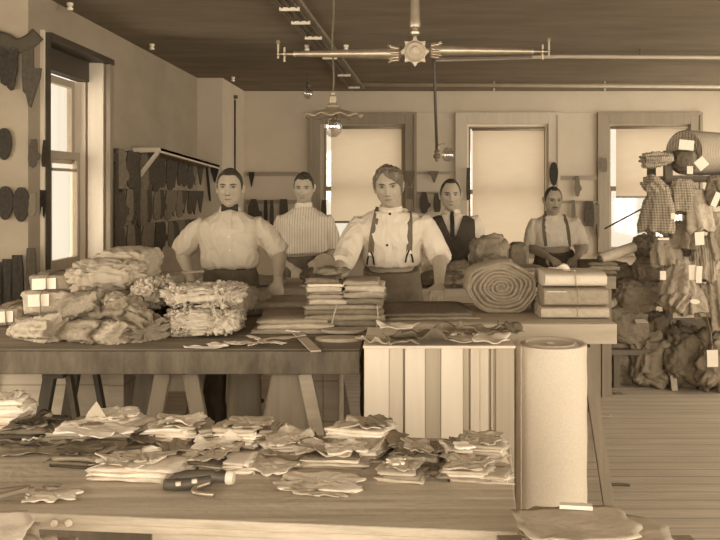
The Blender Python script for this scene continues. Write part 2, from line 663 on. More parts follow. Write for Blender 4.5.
# picture rail seam on the back wall
bm = BM(); box(bm, (.13, YB - .012, 2.425), (.60, YB, 2.437)); box(bm, (1.82, YB - .012, 2.425), (2.28, YB, 2.437)); struct('trim_1', bm, 'casing')


def back_window(n, x0, x1, z0, z1, cas, w=.125):
    r = thing('window_%d' % n, None, None, ((x0 + x1) / 2, YB, z0))
    r['kind'] = 'structure'
    bm = BM()
    for a, b, c, d in ((x0 - w, x0, z0 - .02, z1 + w), (x1, x1 + w, z0 - .02, z1 + w), (x0, x1, z1, z1 + w)):
        box(bm, (a, YB - .03, c), (b, YB, d), bevel=.004)
    # raised outer bead
    for a, b, c, d in ((x0 - w - .012, x0 - w + .02, z0 - .02, z1 + w + .012), (x1 + w - .02, x1 + w + .012, z0 - .02, z1 + w + .012), (x0 - w + .02, x1 + w - .02, z1 + w - .02, z1 + w + .012)):
        box(bm, (a, YB - .042, c), (b, YB, d))
    obj('casing', bm, cas, r)
    bm = BM(); box(bm, (x0 - w, YB - .10, z0 - .05), (x1 + w, YB + .1, z0 - .001), bevel=.006); obj('sill', bm, cas, r)
    zm = (z0 + z1) / 2 - .03
    for nm, a, b, y in (('upper_sash', zm, z1, YB + .13), ('lower_sash', z0, zm + .04, YB + .09)):
        bm = BM()
        box(bm, (x0, y, a), (x0 + .05, y + .035, b)); box(bm, (x1 - .05, y, a), (x1, y + .035, b))
        box(bm, (x0 + .05, y, a), (x1 - .05, y + .035, a + .05)); box(bm, (x0 + .05, y, b - .045), (x1 - .05, y + .035, b))
        s = obj(nm, bm, 'sash', r)
        bm = BM(); box(bm, (x0 + .05, y + .014, a + .05), (x1 - .05, y + .018, b - .045)); obj('pane', bm, 'glass', s)
    bm = BM()
    for a, b in ((x0, x0 + .022), (x1 - .022, x1)):
        box(bm, (a, YB + .03, z0), (b, YB + .085, z1))
    box(bm, (x0 + .022, YB + .03, z1 - .022), (x1 - .022, YB + .085, z1)); obj('stop_bead', bm, 'jamb_pale' if cas == 'casing' else 'sash', r)


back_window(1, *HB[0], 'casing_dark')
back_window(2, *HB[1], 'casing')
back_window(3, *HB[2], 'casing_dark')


def roller_blind(x0, x1, ztop, zbot, label):
    y = YB + .012
    r = thing('roller_blind', label, 'blind', ((x0 + x1) / 2, y, zbot), 'roller blinds on the back windows')
    bm = BM(); tube(bm, [(x0, y, ztop - .02), (x1, y, ztop - .02)], .016, 12); obj('roller', bm, 'wood_mid', r, True)
    bm = BM()
    nx, nz = 12, 24
    g = [[bm.verts.new((x0 + .01 + (x1 - x0 - .02) * i / nx, y + .012 + .004 * noise.noise(Vector((i * .3, j * .4, x0))), zbot + (ztop - .02 - zbot) * j / nz)) for i in range(nx + 1)] for j in range(nz + 1)]
    for j in range(nz):
        for i in range(nx):
            bm.faces.new((g[j][i], g[j][i + 1], g[j + 1][i + 1], g[j + 1][i]))
    obj('blind_cloth', bm, 'blind', r, True)
    bm = BM(); box(bm, (x0 + .01, y - .002, zbot - .014), (x1 - .01, y + .014, zbot + .012)); obj('hem_slat', bm, 'wood_mid', r)


roller_blind(-.87, -.02, 2.28, ZP(222, YB), 'buff roller blind drawn halfway behind the man with braces')
roller_blind(.80, 1.66, 2.26, .80, 'buff roller blind pulled right down in the middle back window')
roller_blind(2.49, 3.34, 2.28, ZP(197, YB), 'buff roller blind half drawn in the back window beside the hanging goods')

# the deep left window
r = thing('window_4', None, None, (XL, 5.58, .9)); r['kind'] = 'structure'
y0, y1, z0, z1 = HL[0]
bm = BM()
box(bm, (XL, y0 - .03, z0 - .12), (XL + .022, y0 - .010, z1 + .01)); obj('near_casing', bm, 'jamb_pale', r)  # pale colour stands for light on the casing's end strip
bm = BM(); box(bm, (XL, y0 - .0095, z0 - .12), (XL + .030, y0 + .05, z1 - .0)); obj('near_casing_shaded', bm, 'soffit', r)  # dark colour stands for shade on the casing's room-side face
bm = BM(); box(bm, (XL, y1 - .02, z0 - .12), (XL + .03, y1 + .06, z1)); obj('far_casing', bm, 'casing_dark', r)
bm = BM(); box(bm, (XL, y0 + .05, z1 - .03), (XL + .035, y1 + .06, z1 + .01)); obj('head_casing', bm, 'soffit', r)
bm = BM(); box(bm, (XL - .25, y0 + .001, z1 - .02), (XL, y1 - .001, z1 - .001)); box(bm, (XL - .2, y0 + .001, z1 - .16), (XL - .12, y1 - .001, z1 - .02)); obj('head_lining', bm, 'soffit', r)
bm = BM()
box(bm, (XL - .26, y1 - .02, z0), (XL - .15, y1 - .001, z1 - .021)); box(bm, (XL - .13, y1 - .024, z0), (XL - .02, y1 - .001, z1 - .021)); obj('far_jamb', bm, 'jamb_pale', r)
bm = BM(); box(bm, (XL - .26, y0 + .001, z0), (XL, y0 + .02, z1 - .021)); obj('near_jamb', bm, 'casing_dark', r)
bm = BM(); box(bm, (XL - .28, y0 + .02, z0), (XL + .06, y1 - .02, z0 + .03)); obj('sill', bm, 'casing', r)
for nm, za, zb, x in (('upper_sash', 1.72, z1 - .16, XL - .24), ('lower_sash', .98, 1.80, XL - .20)):
    bm = BM()
    ya, yb = y0 + .025, y1 - .024
    for a, b, c, d in ((ya, ya + .05, za, zb), (yb - .05, yb, za, zb), (ya + .05, yb - .05, za, za + (.085 if nm == 'lower_sash' else .04)), (ya + .05, yb - .05, zb - .05, zb)):
        box(bm, (x - .02, a, c), (x + .015, b, d))
    if nm == 'lower_sash':
        box(bm, (x - .012, ya + .55, za + .085), (x + .008, ya + .575, zb - .05)); box(bm, (x - .012, ya + .05, 1.665), (x + .008, yb - .05, 1.685))
    s = obj(nm, bm, 'sash', r)
    bm = BM(); box(bm, (x - .002, ya + .05, za + .04), (x + .002, yb - .05, zb - .05)); obj('pane', bm, 'glass', s)

# front windows (behind the camera) and an unseen near left window added for side light: sashes that let the daylight in
for i, (a, b, c, d) in enumerate(HF):
    r = thing('window_%d' % (5 + i), None, None, ((a + b) / 2, YF, c)); r['kind'] = 'structure'
    bm = BM()
    for p, q, s, t in ((a, a + .06, c, d), (b - .06, b, c, d), (a + .06, b - .06, c, c + .06), (a + .06, b - .06, d - .06, d), ((a + b) / 2 - .03, (a + b) / 2 + .03, c + .06, d - .06)):
        box(bm, (p, YF - .12, s), (q, YF - .07, t))
    obj('sash', bm, 'sash', r)
    bm = BM(); box(bm, (a + .06, YF - .10, c + .06), (b - .06, YF - .096, d - .06)); obj('pane', bm, 'glass', r)
r = thing('window_8', None, None, (XN, 2.1, .85)); r['kind'] = 'structure'
bm = BM()
for p, q, s, t in ((.6, .66, .85, 2.45), (3.54, 3.6, .85, 2.45), (.66, 3.54, .85, .91), (.66, 3.54, 2.39, 2.45), (2.07, 2.13, .91, 2.39)):
    box(bm, (XN - .12, p, s), (XN - .07, q, t))
obj('sash', bm, 'sash', r)
bm = BM(); box(bm, (XN - .10, .66, .91), (XN - .096, 3.54, 2.39)); obj('pane', bm, 'glass', r)

for i, (a, b, c, d) in enumerate(HR_ADDED):  # unseen right-wall windows, added to throw daylight on the back of the room
    r = thing('window_%d' % (9 + i), None, None, (XR, (a + b) / 2, c)); r['kind'] = 'structure'
    bm = BM()
    for p, q, s, t in ((a, a + .06, c, d), (b - .06, b, c, d), (a + .06, b - .06, c, c + .06), (a + .06, b - .06, d - .06, d), ((a + b) / 2 - .03, (a + b) / 2 + .03, c + .06, d - .06)):
        box(bm, (XR + .07, p, s), (XR + .12, q, t))
    obj('sash', bm, 'sash', r)
    bm = BM(); box(bm, (XR + .096, a + .06, c + .06), (XR + .10, b - .06, d - .06)); obj('pane', bm, 'glass', r)

# daylight: a warm hazy sky, brightest on the street side behind the camera
w = bpy.data.worlds.new('sky'); S.world = w; w.use_nodes = True
N, L = w.node_tree.nodes, w.node_tree.links
bg = N['Background']
tc = N.new('ShaderNodeTexCoord'); sx = N.new('ShaderNodeSeparateXYZ')
mr = N.new('ShaderNodeMapRange'); mr.interpolation_type = 'SMOOTHSTEP'
mr.inputs['From Min'].default_value = 0.15; mr.inputs['From Max'].default_value = -0.25
mr.inputs['To Min'].default_value = 1.3; mr.inputs['To Max'].default_value = SKY_FRONT
dt = N.new('ShaderNodeVectorMath'); dt.operation = 'DOT_PRODUCT'; dt.inputs[1].default_value = (-.12, .99, 0)
L.new(tc.outputs['Generated'], dt.inputs[0]); L.new(dt.outputs['Value'], mr.inputs['Value']); L.new(mr.outputs['Result'], bg.inputs['Strength'])
cm = N.new('ShaderNodeMixRGB'); cm.inputs['Color1'].default_value = (1.0, .91, .77, 1); cm.inputs['Color2'].default_value = (1.0, .985, .95, 1)
m2 = N.new('ShaderNodeMapRange'); m2.inputs['From Min'].default_value = 1.3; m2.inputs['From Max'].default_value = 2.0
L.new(mr.outputs['Result'], m2.inputs['Value']); L.new(m2.outputs['Result'], cm.inputs['Fac']); L.new(cm.outputs['Color'], bg.inputs['Color'])


def portal(name, loc, rot, sx_, sy_):
    d = bpy.data.lights.new(name, 'AREA'); d.shape = 'RECTANGLE'; d.size = sx_; d.size_y = sy_
    d.cycles.is_portal = True
    o = bpy.data.objects.new(name, d); o.location = loc; o.rotation_euler = rot; COL.objects.link(o)


for a, b, c, d in HF:
    portal('daylight_portal', ((a + b) / 2, YF - .19, (c + d) / 2), (PI / 2, 0, 0), b - a, d - c)
for a, b, c, d in HR_ADDED:
    portal('daylight_portal', (XR + .19, (a + b) / 2, (c + d) / 2), (PI / 2, 0, PI / 2), b - a, d - c)
portal('daylight_portal', (XN - .19, 2.1, 1.65), (PI / 2, 0, -PI / 2), 3.0, 1.6)

# ================================================================== ceiling fittings
# wiring board that runs across the ceiling
r = thing('wiring_board', 'dark wooden wiring board with three cables screwed along the ceiling', 'wiring board', (-.62, 7, CEIL - .03))
def cb(px0, py0):
    s = (VY - py0) / (CEIL - H); return Vector(((px0 - VX) / s, F / s, CEIL))
a0, a1 = Vector((-.702, 5.15, CEIL)), Vector((-.529, 9.55, CEIL))
dirv = (a1 - a0).normalized(); a0 = a0 - dirv * 1.5
side = Vector((dirv.y, -dirv.x, 0))
dz = Vector((0, 0, -.016)); bm = BM(); bar(bm, a0 + dz, a1 + dz, .17, .028); obj('board', bm, 'wood_bench', r)
for k in (-.045, 0, .045):
    bm = BM(); tube(bm, [a0 + side * k + Vector((0, 0, -.038)), a1 + side * k + Vector((0, 0, -.038))], .0055, 8); obj('cable', bm, 'iron', r, True)
for q in (1.55, 1.98, 2.55, 3.5, 4.6, 5.6):
    c = a0 + dirv * q + Vector((0, 0, -.046)); bm = BM(); bar(bm, c - side * .062, c + side * .062, .022, .022); obj('cleat', bm, 'porcelain', r)

# pipes
YP = 9.05
r = thing('steam_pipe', 'pale pipe running along under the ceiling near the back wall', 'pipe', (1.9, YP, ZP(85.5, YP)))
bm = BM(); tube(bm, [(XP(362, YP), YP, ZP(84.5, YP)), (XR, YP, ZP(87, YP))], .021, 12); obj('pipe', bm, 'pipe_pale', r, True)
for px in (494, 605):
    bm = BM(); x = XP(px, YP); box(bm, (x - .010, YP - .012, ZP(91, YP)), (x + .010, YP + .012, ZP(88.2, YP))); box(bm, (x - .006, YP - .006, ZP(84, YP)), (x + .006, YP + .006, CEIL)); obj('bracket', bm, 'pipe_pale', r)
r = thing('gas_pipe', 'thin pale pipe hung below the ceiling right of the gas fitting', 'pipe', (1.0, 7.0, ZP(58, 7)))
bm = BM(); tube(bm, [(XP(436, 7), 7, ZP(60, 7)), (XP(560, 7), 7, ZP(56.5, 7)), (XR, 7, ZP(58.5, 7))], .016, 12); obj('pipe', bm, 'pipe_pale', r, True)
for px in (470, 545, 640):
    x = XP(px, 7); bm = BM(); tube(bm, [(x, 7, ZP(57, 7)), (x, 7, CEIL)], .006, 8); obj('hanger', bm, 'iron', r, True)

# porcelain knobs on the ceiling
knobs = [(70, 6, 'beside the top of the left wall'), (152, 47, 'farther along the left wall'), (233, 80, 'over the plastered corner chase'), (307, 48, 'left of the wiring board'), (346, 48, 'right of the wiring board')]
for px, py, lb in knobs:
    c = cb(px, py - 3)
    bm = BM(); lathe(bm, [(.02, 0), (.02, -.018), (.012, -.02), (.012, -.028), (.02, -.03), (.018, -.045), (.0, -.046)], c, n=14)
    tag(obj('wire_knob', bm, 'porcelain', None, True, 40), 'white porcelain wire knob on the ceiling ' + lb, 'wire knob', 'ceiling wire knobs')

# pendant lamp with a fluted shade
Y = 4.05; c = Vector((XP(333, Y), Y, ZP(107, Y)))
r = thing('pendant_lamp', 'pendant lamp with wavy fluted shade and large clear bulb on a long cord', 'lamp', c)
pts = [c + Vector((0, 0, .06))] + [Vector((c.x + .004 * math.sin(i * 1.1), c.y, c.z + .06 + (CEIL - c.z - .06) * i / 12)) for i in range(1, 13)]
bm = BM(); tube(bm, pts, .0045, 8); obj('cord', bm, 'cord', r, True)
bm = BM(); lathe(bm, [(.0, .075), (.011, .07), (.012, .055), (.019, .05), (.021, .02), (.017, .015), (.034, .008), (.036, -.004), (.024, -.008), (0, -.009)], c, n=20); obj('socket', bm, 'brass', r, True, 40)
bm = BM()
rg = []
NS = 96
for (rad, h, fl, up) in ((.026, -.004, 0, 0), (.05, -.014, .03, .001), (.09, -.026, .05, .003), (.128, -.037, .06, .006), (.141, -.043, .06, .007)):
    rg.append([c + Vector((math.cos(2 * PI * j / NS) * rad * (1 + fl * math.cos(10 * 2 * PI * j / NS) * .5), math.sin(2 * PI * j / NS) * rad, h + up * math.cos(10 * 2 * PI * j / NS))) for j in range(NS)])
rg += [[p - Vector((0, 0, .004)) for p in q] for q in reversed(rg)]
loft(bm, rg, False)
sh = obj('lamp_shade', bm, 'shade_glass', r, True); 
bm = BM(); lathe(bm, [(.0, -.145), (.018, -.142), (.036, -.125), (.045, -.10), (.043, -.078), (.03, -.05), (.019, -.03), (.018, -.008), (0, -.007)], c, n=28); bl = obj('bulb', bm, 'bulb', r, True)
bm = BM(); tube(bm, smooth_path([c + Vector((-.012, 0, -.03)), c + Vector((-.018, 0, -.085)), c + Vector((-.008, .004, -.06)), c + Vector((0, 0, -.095)), c + Vector((.008, 0, -.06)), c + Vector((.018, 0, -.085)), c + Vector((.012, 0, -.03))], 5), .0016, 6); obj('filament', bm, 'iron', bl, True)

# bare bulb farther back
Y = 8.5; c = Vector((XP(308, Y), Y, ZP(84, Y)))
r = thing('bare_bulb', 'bare clear bulb on a short cord near the back wall', 'bulb', c)
bm = BM(); tube(bm, [c, (c.x, c.y, CEIL)], .006, 8); obj('cord', bm, 'cord', r, True)
bm = BM(); lathe(bm, [(.0, .02), (.02, .018), (.026, -.01), (.024, -.04), (0, -.041)], c, n=16); obj('socket', bm, 'iron', r, True)
bm = BM(); lathe(bm, [(.0, -.155), (.03, -.145), (.052, -.115), (.055, -.09), (.04, -.06), (.022, -.04), (0, -.039)], c, n=20); obj('bulb', bm, 'bulb', r, True)

# the gas fitting: centre boss, tapered arms, tapered stem
Y = 3.78; c = Vector((XP(415, Y), Y, ZP(52, Y)))
r = thing('gas_fitting', 'ornate ceiling gas fitting with two long tapered arms and a star boss', 'gas light', c)
pc = lambda px, py: Vector((XP(px, Y), Y, ZP(py, Y)))
bm = BM()
st = []
for i in range(24):
    a = 2 * PI * i / 24
    rad = .066 if i % 3 == 0 else (.05 if i % 3 == 1 else .05)
    st.append((math.cos(a) * rad, math.sin(a) * rad))
prism(bm, st, .03, frame(c)); bs = obj('star_boss', bm, 'brass', r)
bm = BM(); lathe(bm, [(.0, .036), (.014, .034), (.024, .022), (.034, .026), (.044, .016), (.046, .004), (0, .003)], c + Vector((0, -.014, 0)), axis=(0, -1, 0), n=26); obj('rosette', bm, 'pipe_pale', bs, True, 40)
for nm, p0, p1, tilt in (('left_arm', pc(397, 53.5), pc(293, 54), 0), ('right_arm', pc(433, 50.5), pc(534, 51.5), 0)):
    d = (p1 - p0); Ln = d.length
    bm = BM(); lathe(bm, [(.0, -.075), (.008, -.07), (.008, -.055), (.016, -.05), (.010, -.04), (.013, -.02), (.03, -.008), (.026, 0), (.027, .01), (.024, .05), (.0235, .06), (.012, Ln * .97), (.015, Ln * .975), (.010, Ln), (0, Ln + .001)], p0, axis=d, n=20)
    a = obj('gas_arm', bm, 'brass', r, True, 40)
    bm = BM(); e = p1; k = d.normalized()
    lathe(bm, [(.0, 0), (.006, .001), (.006, .03), (.011, .032), (.011, .042), (.005, .045), (.005, .06), (.009, .062), (.009, .07), (0, .071)], e, axis=k, n=14)
    tube(bm, [e + k * .038 + Vector((0, 0, -.035)), e + k * .038 + Vector((0, 0, .03))], .005, 10); tube(bm, [e + k * .066 + Vector((0, 0, -.02)), e + k * .066 + Vector((0, 0, .045))], .005, 10); lathe(bm, [(0, .045), (.009, .047), (.007, .06), (0, .062)], e + k * .066, n=12)
    obj('gas_cock', bm, 'brass', a, True, 40)
    # crown of leaves round the thick end
    bm = BM()
    for j in range(8):
        an = 2 * PI * j / 8; o_ = Vector((0, math.cos(an), math.sin(an)))
        q = p0 + o_ * .026
        tube(bm, [q - k * .01, q + o_ * .006 + k * .022, q + o_ * .016 + k * .04], [.008, .006, .001], 8)
    obj('leaf_crown', bm, 'brass', a, True)
p0, p1 = pc(436, 58.5), pc(532, 57)
bm = BM(); tube(bm, [p0, p1], .0055, 10); obj('under_tube', bm, 'iron', r, True)
bm = BM(); lathe(bm, [(.0, .04), (.011, .045), (.009, .07), (.02, .078), (.022, .088), (.012, .1), (.024, .11), (.026, .125), (.022, .15), (.013, CEIL - c.z - .03), (.05, CEIL - c.z - .02), (.055, CEIL - c.z), (0, CEIL - c.z + .0)], c, n=20); obj('stem', bm, 'brass', r, True, 40)

# gas drop with a globe between the two back windows
Y = 7.45; c = Vector((XP(437, Y), Y, ZP(155, Y)))
r = thing('gas_drop', 'thin dark gas drop pipe with a small glass globe above the waistcoated man', 'gas light', c)
bm = BM(); tube(bm, [c, Vector((XP(434, Y), Y, ZP(62, Y))), Vector((XP(434, Y), Y, CEIL))], .013, 10); obj('drop_pipe', bm, 'iron', r, True)
bm = BM(); lathe(bm, [(0, -.06), (.014, -.055), (.02, -.03), (.034, -.02), (.03, .0), (.018, .012), (.026, .03), (.012, .05), (0, .051)], c, n=14); obj('gas_valve', bm, 'brass', r, True, 40)
g = Vector((XP(448, Y), Y, ZP(155, Y)))
bm = BM(); tube(bm, smooth_path([c + Vector((.0, 0, .03)), c + Vector((.015, 0, .085)), c + Vector((.06, 0, .10)), g + Vector((0, 0, .062))], 5), .007, 8); obj('bracket_arm', bm, 'brass', r, True)
bm = BM(); lathe(bm, [(0, -.06), (.03, -.052), (.05, -.03), (.058, 0), (.05, .03), (.034, .05), (.036, .062), (0, .063)], g, n=22); obj('globe', bm, 'bulb', r, True)
# thin conduit on the corner chase
Y = 9.4
bm = BM(); tube(bm, [(-1.868, Y, ZP(100, Y)), (-1.868, Y, .9)], .010, 8)
lathe(bm, [(0, -.03), (.02, -.025), (.02, .025), (0, .03)], (-1.866, Y, ZP(97, Y)), axis=(1, 0, 0), n=12)
tag(obj('wall_conduit', bm, 'iron', None, True), 'thin dark conduit with a round cap on the corner chase', 'conduit')
# ================================================================== benches
TZ = .88          # left bench top
MZ = .90          # middle and rear bench tops


def leg_bar(name, a, b, w, h, m, parent, up=(0, 1, 0)):
    bm = BM(); bar(bm, a, b, w, h, up); return obj(name, bm, m, parent)


# left bench: a heavy plank top with a deep front apron
LX0, LX1, LY0, LY1 = -2.12, -.182, 3.50, 4.98
r = thing('workbench', 'long thick plank workbench on the left carrying the heaps of bundles', 'workbench', ((LX0 + LX1) / 2, (LY0 + LY1) / 2, TZ - .1))
bm = BM(); box(bm, (LX0, LY0 + .03, TZ - .05), (LX1, LY1, TZ), bevel=.004); obj('bench_top', bm, 'wood_bench', r)
bm = BM(); box(bm, (LX0, LY0, TZ - .098), (LX1, LY0 + .03, TZ - .003), bevel=.004); obj('apron', bm, 'apron_wood', r)
# its trestles
ZU = TZ - .052


def sawhorse(label, x, y0, y1, top_w, spread, m, group='trestles under the left bench'):
    """two A-frames and a ridge beam, running back under the bench"""
    r = thing('trestle', label, 'trestle', (x, (y0 + y1) / 2, 0), group)
    bm = BM(); box(bm, (x - .045, y0, ZU - .09), (x + .045, y1, ZU)); obj('ridge_beam', bm, m, r)
    for y in (y0 + .08, y1 - .08):
        for s in (-1, 1):
            leg_bar('leg', (x + s * top_w, y, ZU - .03), (x + s * spread, y - .02 if y < (y0 + y1) / 2 else y + .02, 0), .048 if s < 0 else .022, .04, m, r)
    bm = BM(); bar(bm, (x - spread * .75, y0 + .08, .28), (x + spread * .75, y0 + .08, .28), .03, .08, (0, 0, 1)); obj('cross_brace', bm, m, r)
    return r


sawhorse('dark A-frame trestle with thin splayed legs under the left end of the bench', XP(60, 3.7), 3.62, 4.07, .03, .17, 'wood_black')
# pale short trestle with a crossboard
x = XP(180, 3.75)
r = thing('trestle', 'short pale trestle with a wide crossboard under the middle of the bench', 'trestle', (x, 4.1, 0), 'trestles under the left bench')
bm = BM(); box(bm, (x - .085, 3.72, .66), (x + .085, 3.76, ZU)); obj('crossboard', bm, 'wood_mid_z', r)
for y in (3.70, 4.5):
    for s in (-1, 1):
        leg_bar('leg', (x + s * .06, y, .745), (x + s * .20, y, 0), .065, .035, 'wood_mid_z', r)
bm = BM(); box(bm, (x - .045, 3.765, ZU - .08), (x + .045, 4.56, ZU)); obj('ridge_beam', bm, 'wood_mid_z', r)
# board-ended trestle near the right end
Y = 3.62
r = thing('trestle', 'pale trestle with a broad tapering board end near the packing case', 'trestle', (XP(296, Y), 4.1, 0), 'trestles under the left bench')
bm = BM()
zb = 0.0
def trap(bm, xa, xb, xc, xd, za, zb, y, t):
    prism(bm, [(xa, zb), (xb, zb), (xd, za), (xc, za)], t, Matrix.Translation((0, y, 0)))
trap(bm, XP(276, Y), XP(309, Y), XP(243, Y), XP(343, Y), 0, ZU, Y, .03); obj('end_board', bm, 'wood_mid_z', r)
leg_bar('leg', (XP(306, Y), Y - .03, ZU - .06), (XP(344, Y), Y - .03, 0), .055, .03, 'wood_light', r)
leg_bar('leg', (XP(279, Y), Y + .035, ZU - .02), (XP(243, Y), Y + .035, 0), .05, .03, 'wood_mid_z', r)
bm = BM(); box(bm, (XP(284, Y), Y + .06, ZU - .09), (XP(302, Y), 4.7, ZU)); obj('ridge_beam', bm, 'wood_mid', r)
leg_bar('leg', (XP(280, Y), 4.66, ZU - .02), (XP(243, Y), 4.66, 0), .05, .03, 'wood_mid_z', r)
leg_bar('leg', (XP(306, Y), 4.66, ZU - .02), (XP(344, Y), 4.66, 0), .05, .03, 'wood_mid_z', r)

# boxes stowed under the bench
def crate(label, x0, x1, y0, y1, z1, m='crate'):
    r = thing('wooden_crate', label, 'crate', ((x0 + x1) / 2, (y0 + y1) / 2, 0))
    t = .02
    for a, b in (((x0, y0, 0), (x1, y0 + t, z1)), ((x0, y1 - t, 0), (x1, y1, z1)), ((x0, y0 + t, 0), (x0 + t, y1 - t, z1)), ((x1 - t, y0 + t, 0), (x1, y1 - t, z1))):
        bm = BM(); box(bm, a, b); obj('side_board', bm, m, r)
    bm = BM(); box(bm, (x0 + t, y0 + t, 0), (x1 - t, y1 - t, t)); obj('bottom_board', bm, m, r)
    for xx in (x0, x1 - .07):
        bm = BM(); box(bm, (xx, y0 - .016, .0), (xx + .07, y0, z1)); obj('batten', bm, m, r)
    return r


crate('large plank crate under the left end of the bench', XP(-10, 4.15), XP(128, 4.15), 4.1, 4.75, .76)
crate('small plank box in the dark under the bench behind the board-ended trestle', XP(309, 4.2), XP(338, 4.2), 4.2, 4.6, .66)
r = thing('loose_plank', 'dark loose plank leaning slantwise under the bench beside the large crate', 'plank', (-1.2, 4.0, 0))
bm = BM(); bar(bm, (XP(134, 4.05), 4.05, 0.0 + .02), (XP(150, 4.05), 4.12, .82), .13, .02, (0, 1, 0)); obj('board', bm, 'wood_dark', r)
# keg
c = Vector((XP(244, 4.25), 4.25, 0))
r = thing('keg', 'small wooden keg standing in the shadow between two trestles', 'keg', c)
bm = BM(); lathe(bm, [(0, 0), (.075, 0), (.085, .2), (.088, .34), (.085, .5), (.075, .70), (.066, .70), (.066, .67), (0, .67)], c, n=24); obj('staves', bm, 'wood_mid_z', r, True, 40)
for z in (.08, .22, .48, .62):
    bm = BM(); rr = .075 + .014 * math.sin(PI * z / .7); tube(bm, [c + Vector((math.cos(t * PI / 12) * (rr + .001), math.sin(t * PI / 12) * (rr + .001), z)) for t in range(25)], (.004, .014), 6); obj('hoop', bm, 'iron', r, True)

# middle cutting bench
MX0, MX1, MY0, MY1 = -.16, 1.02, 4.07, 4.76
r = thing('workbench', 'pale plank workbench in the middle where the man with braces leans', 'workbench', ((MX0 + MX1) / 2, 4.4, MZ - .1))
bm = BM(); box(bm, (MX0, MY0 + .03, MZ - .05), (MX1, MY1, MZ), bevel=.003); obj('bench_top', bm, 'wood_light', r)
bm = BM(); box(bm, (MX0, MY0, MZ - .098), (MX1, MY0 + .03, MZ - .002), bevel=.003); obj('apron', bm, 'wood_light', r)
for xx in (MX0 + .06,):
    for yy in (MY0 + .09, MY1 - .06):
        bm = BM(); box(bm, (xx - .035, yy - .035, 0), (xx + .035, yy + .035, MZ - .051)); obj('leg', bm, 'wood_mid_z', r)
# its right-hand trestle leg beside the cloth roll
Y = 4.07
r = thing('trestle', 'splayed wooden trestle standing behind the tall pale roll', 'trestle', (.9, 4.3, 0))
zt = MZ - .102
leg_bar('leg', (XP(586, Y), Y + .02, zt - .015), (XP(609, Y), Y - .02, 0), .05, .03, 'wood_mid_z', r)
leg_bar('leg', (XP(574, Y), Y + .02, zt - .015), (XP(545, Y), Y - .02, 0), .05, .03, 'wood_mid_z', r)
leg_bar('leg', (XP(586, Y), 4.7, zt + .03), (XP(609, Y), 4.72, 0), .05, .03, 'wood_mid_z', r)
leg_bar('leg', (XP(574, Y), 4.7, zt + .03), (XP(545, Y), 4.72, 0), .05, .03, 'wood_mid_z', r)
bm = BM(); box(bm, (XP(566, Y), Y + .06, .22), (XP(596, Y), Y + .08, .46)); obj('tie_board', bm, 'wood_light', r)
bm = BM(); box(bm, (XP(572, Y), Y + .035, zt - .04), (XP(588, Y), 4.74, zt + .049)); obj('ridge_beam', bm, 'wood_mid', r)
# rear benches
def bench(label, x0, x1, y0, y1, z, m, legs=True):
    r = thing('workbench', label, 'workbench', ((x0 + x1) / 2, (y0 + y1) / 2, 0))
    bm = BM(); box(bm, (x0, y0 + .025, z - .045), (x1, y1, z), bevel=.003); obj('bench_top', bm, m, r)
    bm = BM(); box(bm, (x0, y0, z - .092), (x1, y0 + .025, z - .002), bevel=.003); obj('apron', bm, m, r)
    for xx in (x0 + .06, x1 - .06):
        for yy in (y0 + .07, y1 - .06):
            bm = BM(); box(bm, (xx - .035, yy - .035, 0), (xx + .035, yy + .035, z - .046)); obj('leg', bm, 'wood_mid_z', r)
    return r


bench('long second-row workbench behind the two front men', -1.9, 1.30, 5.47, 6.18, MZ, 'wood_light')
bench('rear workbench on the right under the leaning man', .78, 1.56, 6.25, 6.86, MZ, 'wood_mid')

# front bench, turned a little
FA = math.atan2(-.12, 1.22)
FR = Vector((.255, 1.90, 0))
fx = Vector((math.cos(FA), math.sin(FA), 0)); fy = Vector((-math.sin(FA), math.cos(FA), 0))
FZ = .78


def FP(u, v, z):
    """u metres left of the front right corner, v metres back"""
    return FR - fx * u + fy * v + Vector((0, 0, z))


FM = Matrix((fx, fy, Vector((0, 0, 1)))).transposed()


def fbox(u0, u1, v0, v1, z0, z1, bevel=0.0):
    bm = BM(); box(bm, (-u1, v0, z0), (-u0, v1, z1), bevel=bevel)
    bmesh.ops.rotate(bm, verts=bm.verts, cent=(0, 0, 0), matrix=FM)
    bmesh.ops.translate(bm, verts=bm.verts, vec=FR)
    return bm


r = thing('workbench', 'scuffed wooden bench in front covered with stacks of cut pieces', 'workbench', FP(.9, .3, 0))
obj('bench_top', fbox(0, 1.75, 0, .70, FZ - .022, FZ, .004), 'wood_fore', r)
obj('edge_moulding', fbox(0, 1.75, .012, .05, FZ - .044, FZ - .0225, .005), 'wood_fore', r)
obj('front_panel', fbox(0, .86, .035, .055, .08, FZ - .045), 'wood_fore', r)
obj('side_panel', fbox(0.002, .022, .056, .68, .08, FZ - .023), 'wood_mid', r)
obj('back_panel', fbox(.03, 1.70, .66, .68, .10, FZ - .023), 'wood_dark', r)
for u, v in ((.05, .09), (.05, .62), (1.70, .09), (1.70, .62), (.85, .09)):
    obj('leg', fbox(u - .025, u + .025, v - .025, v + .025, 0, FZ - .0225), 'wood_mid_z', r)

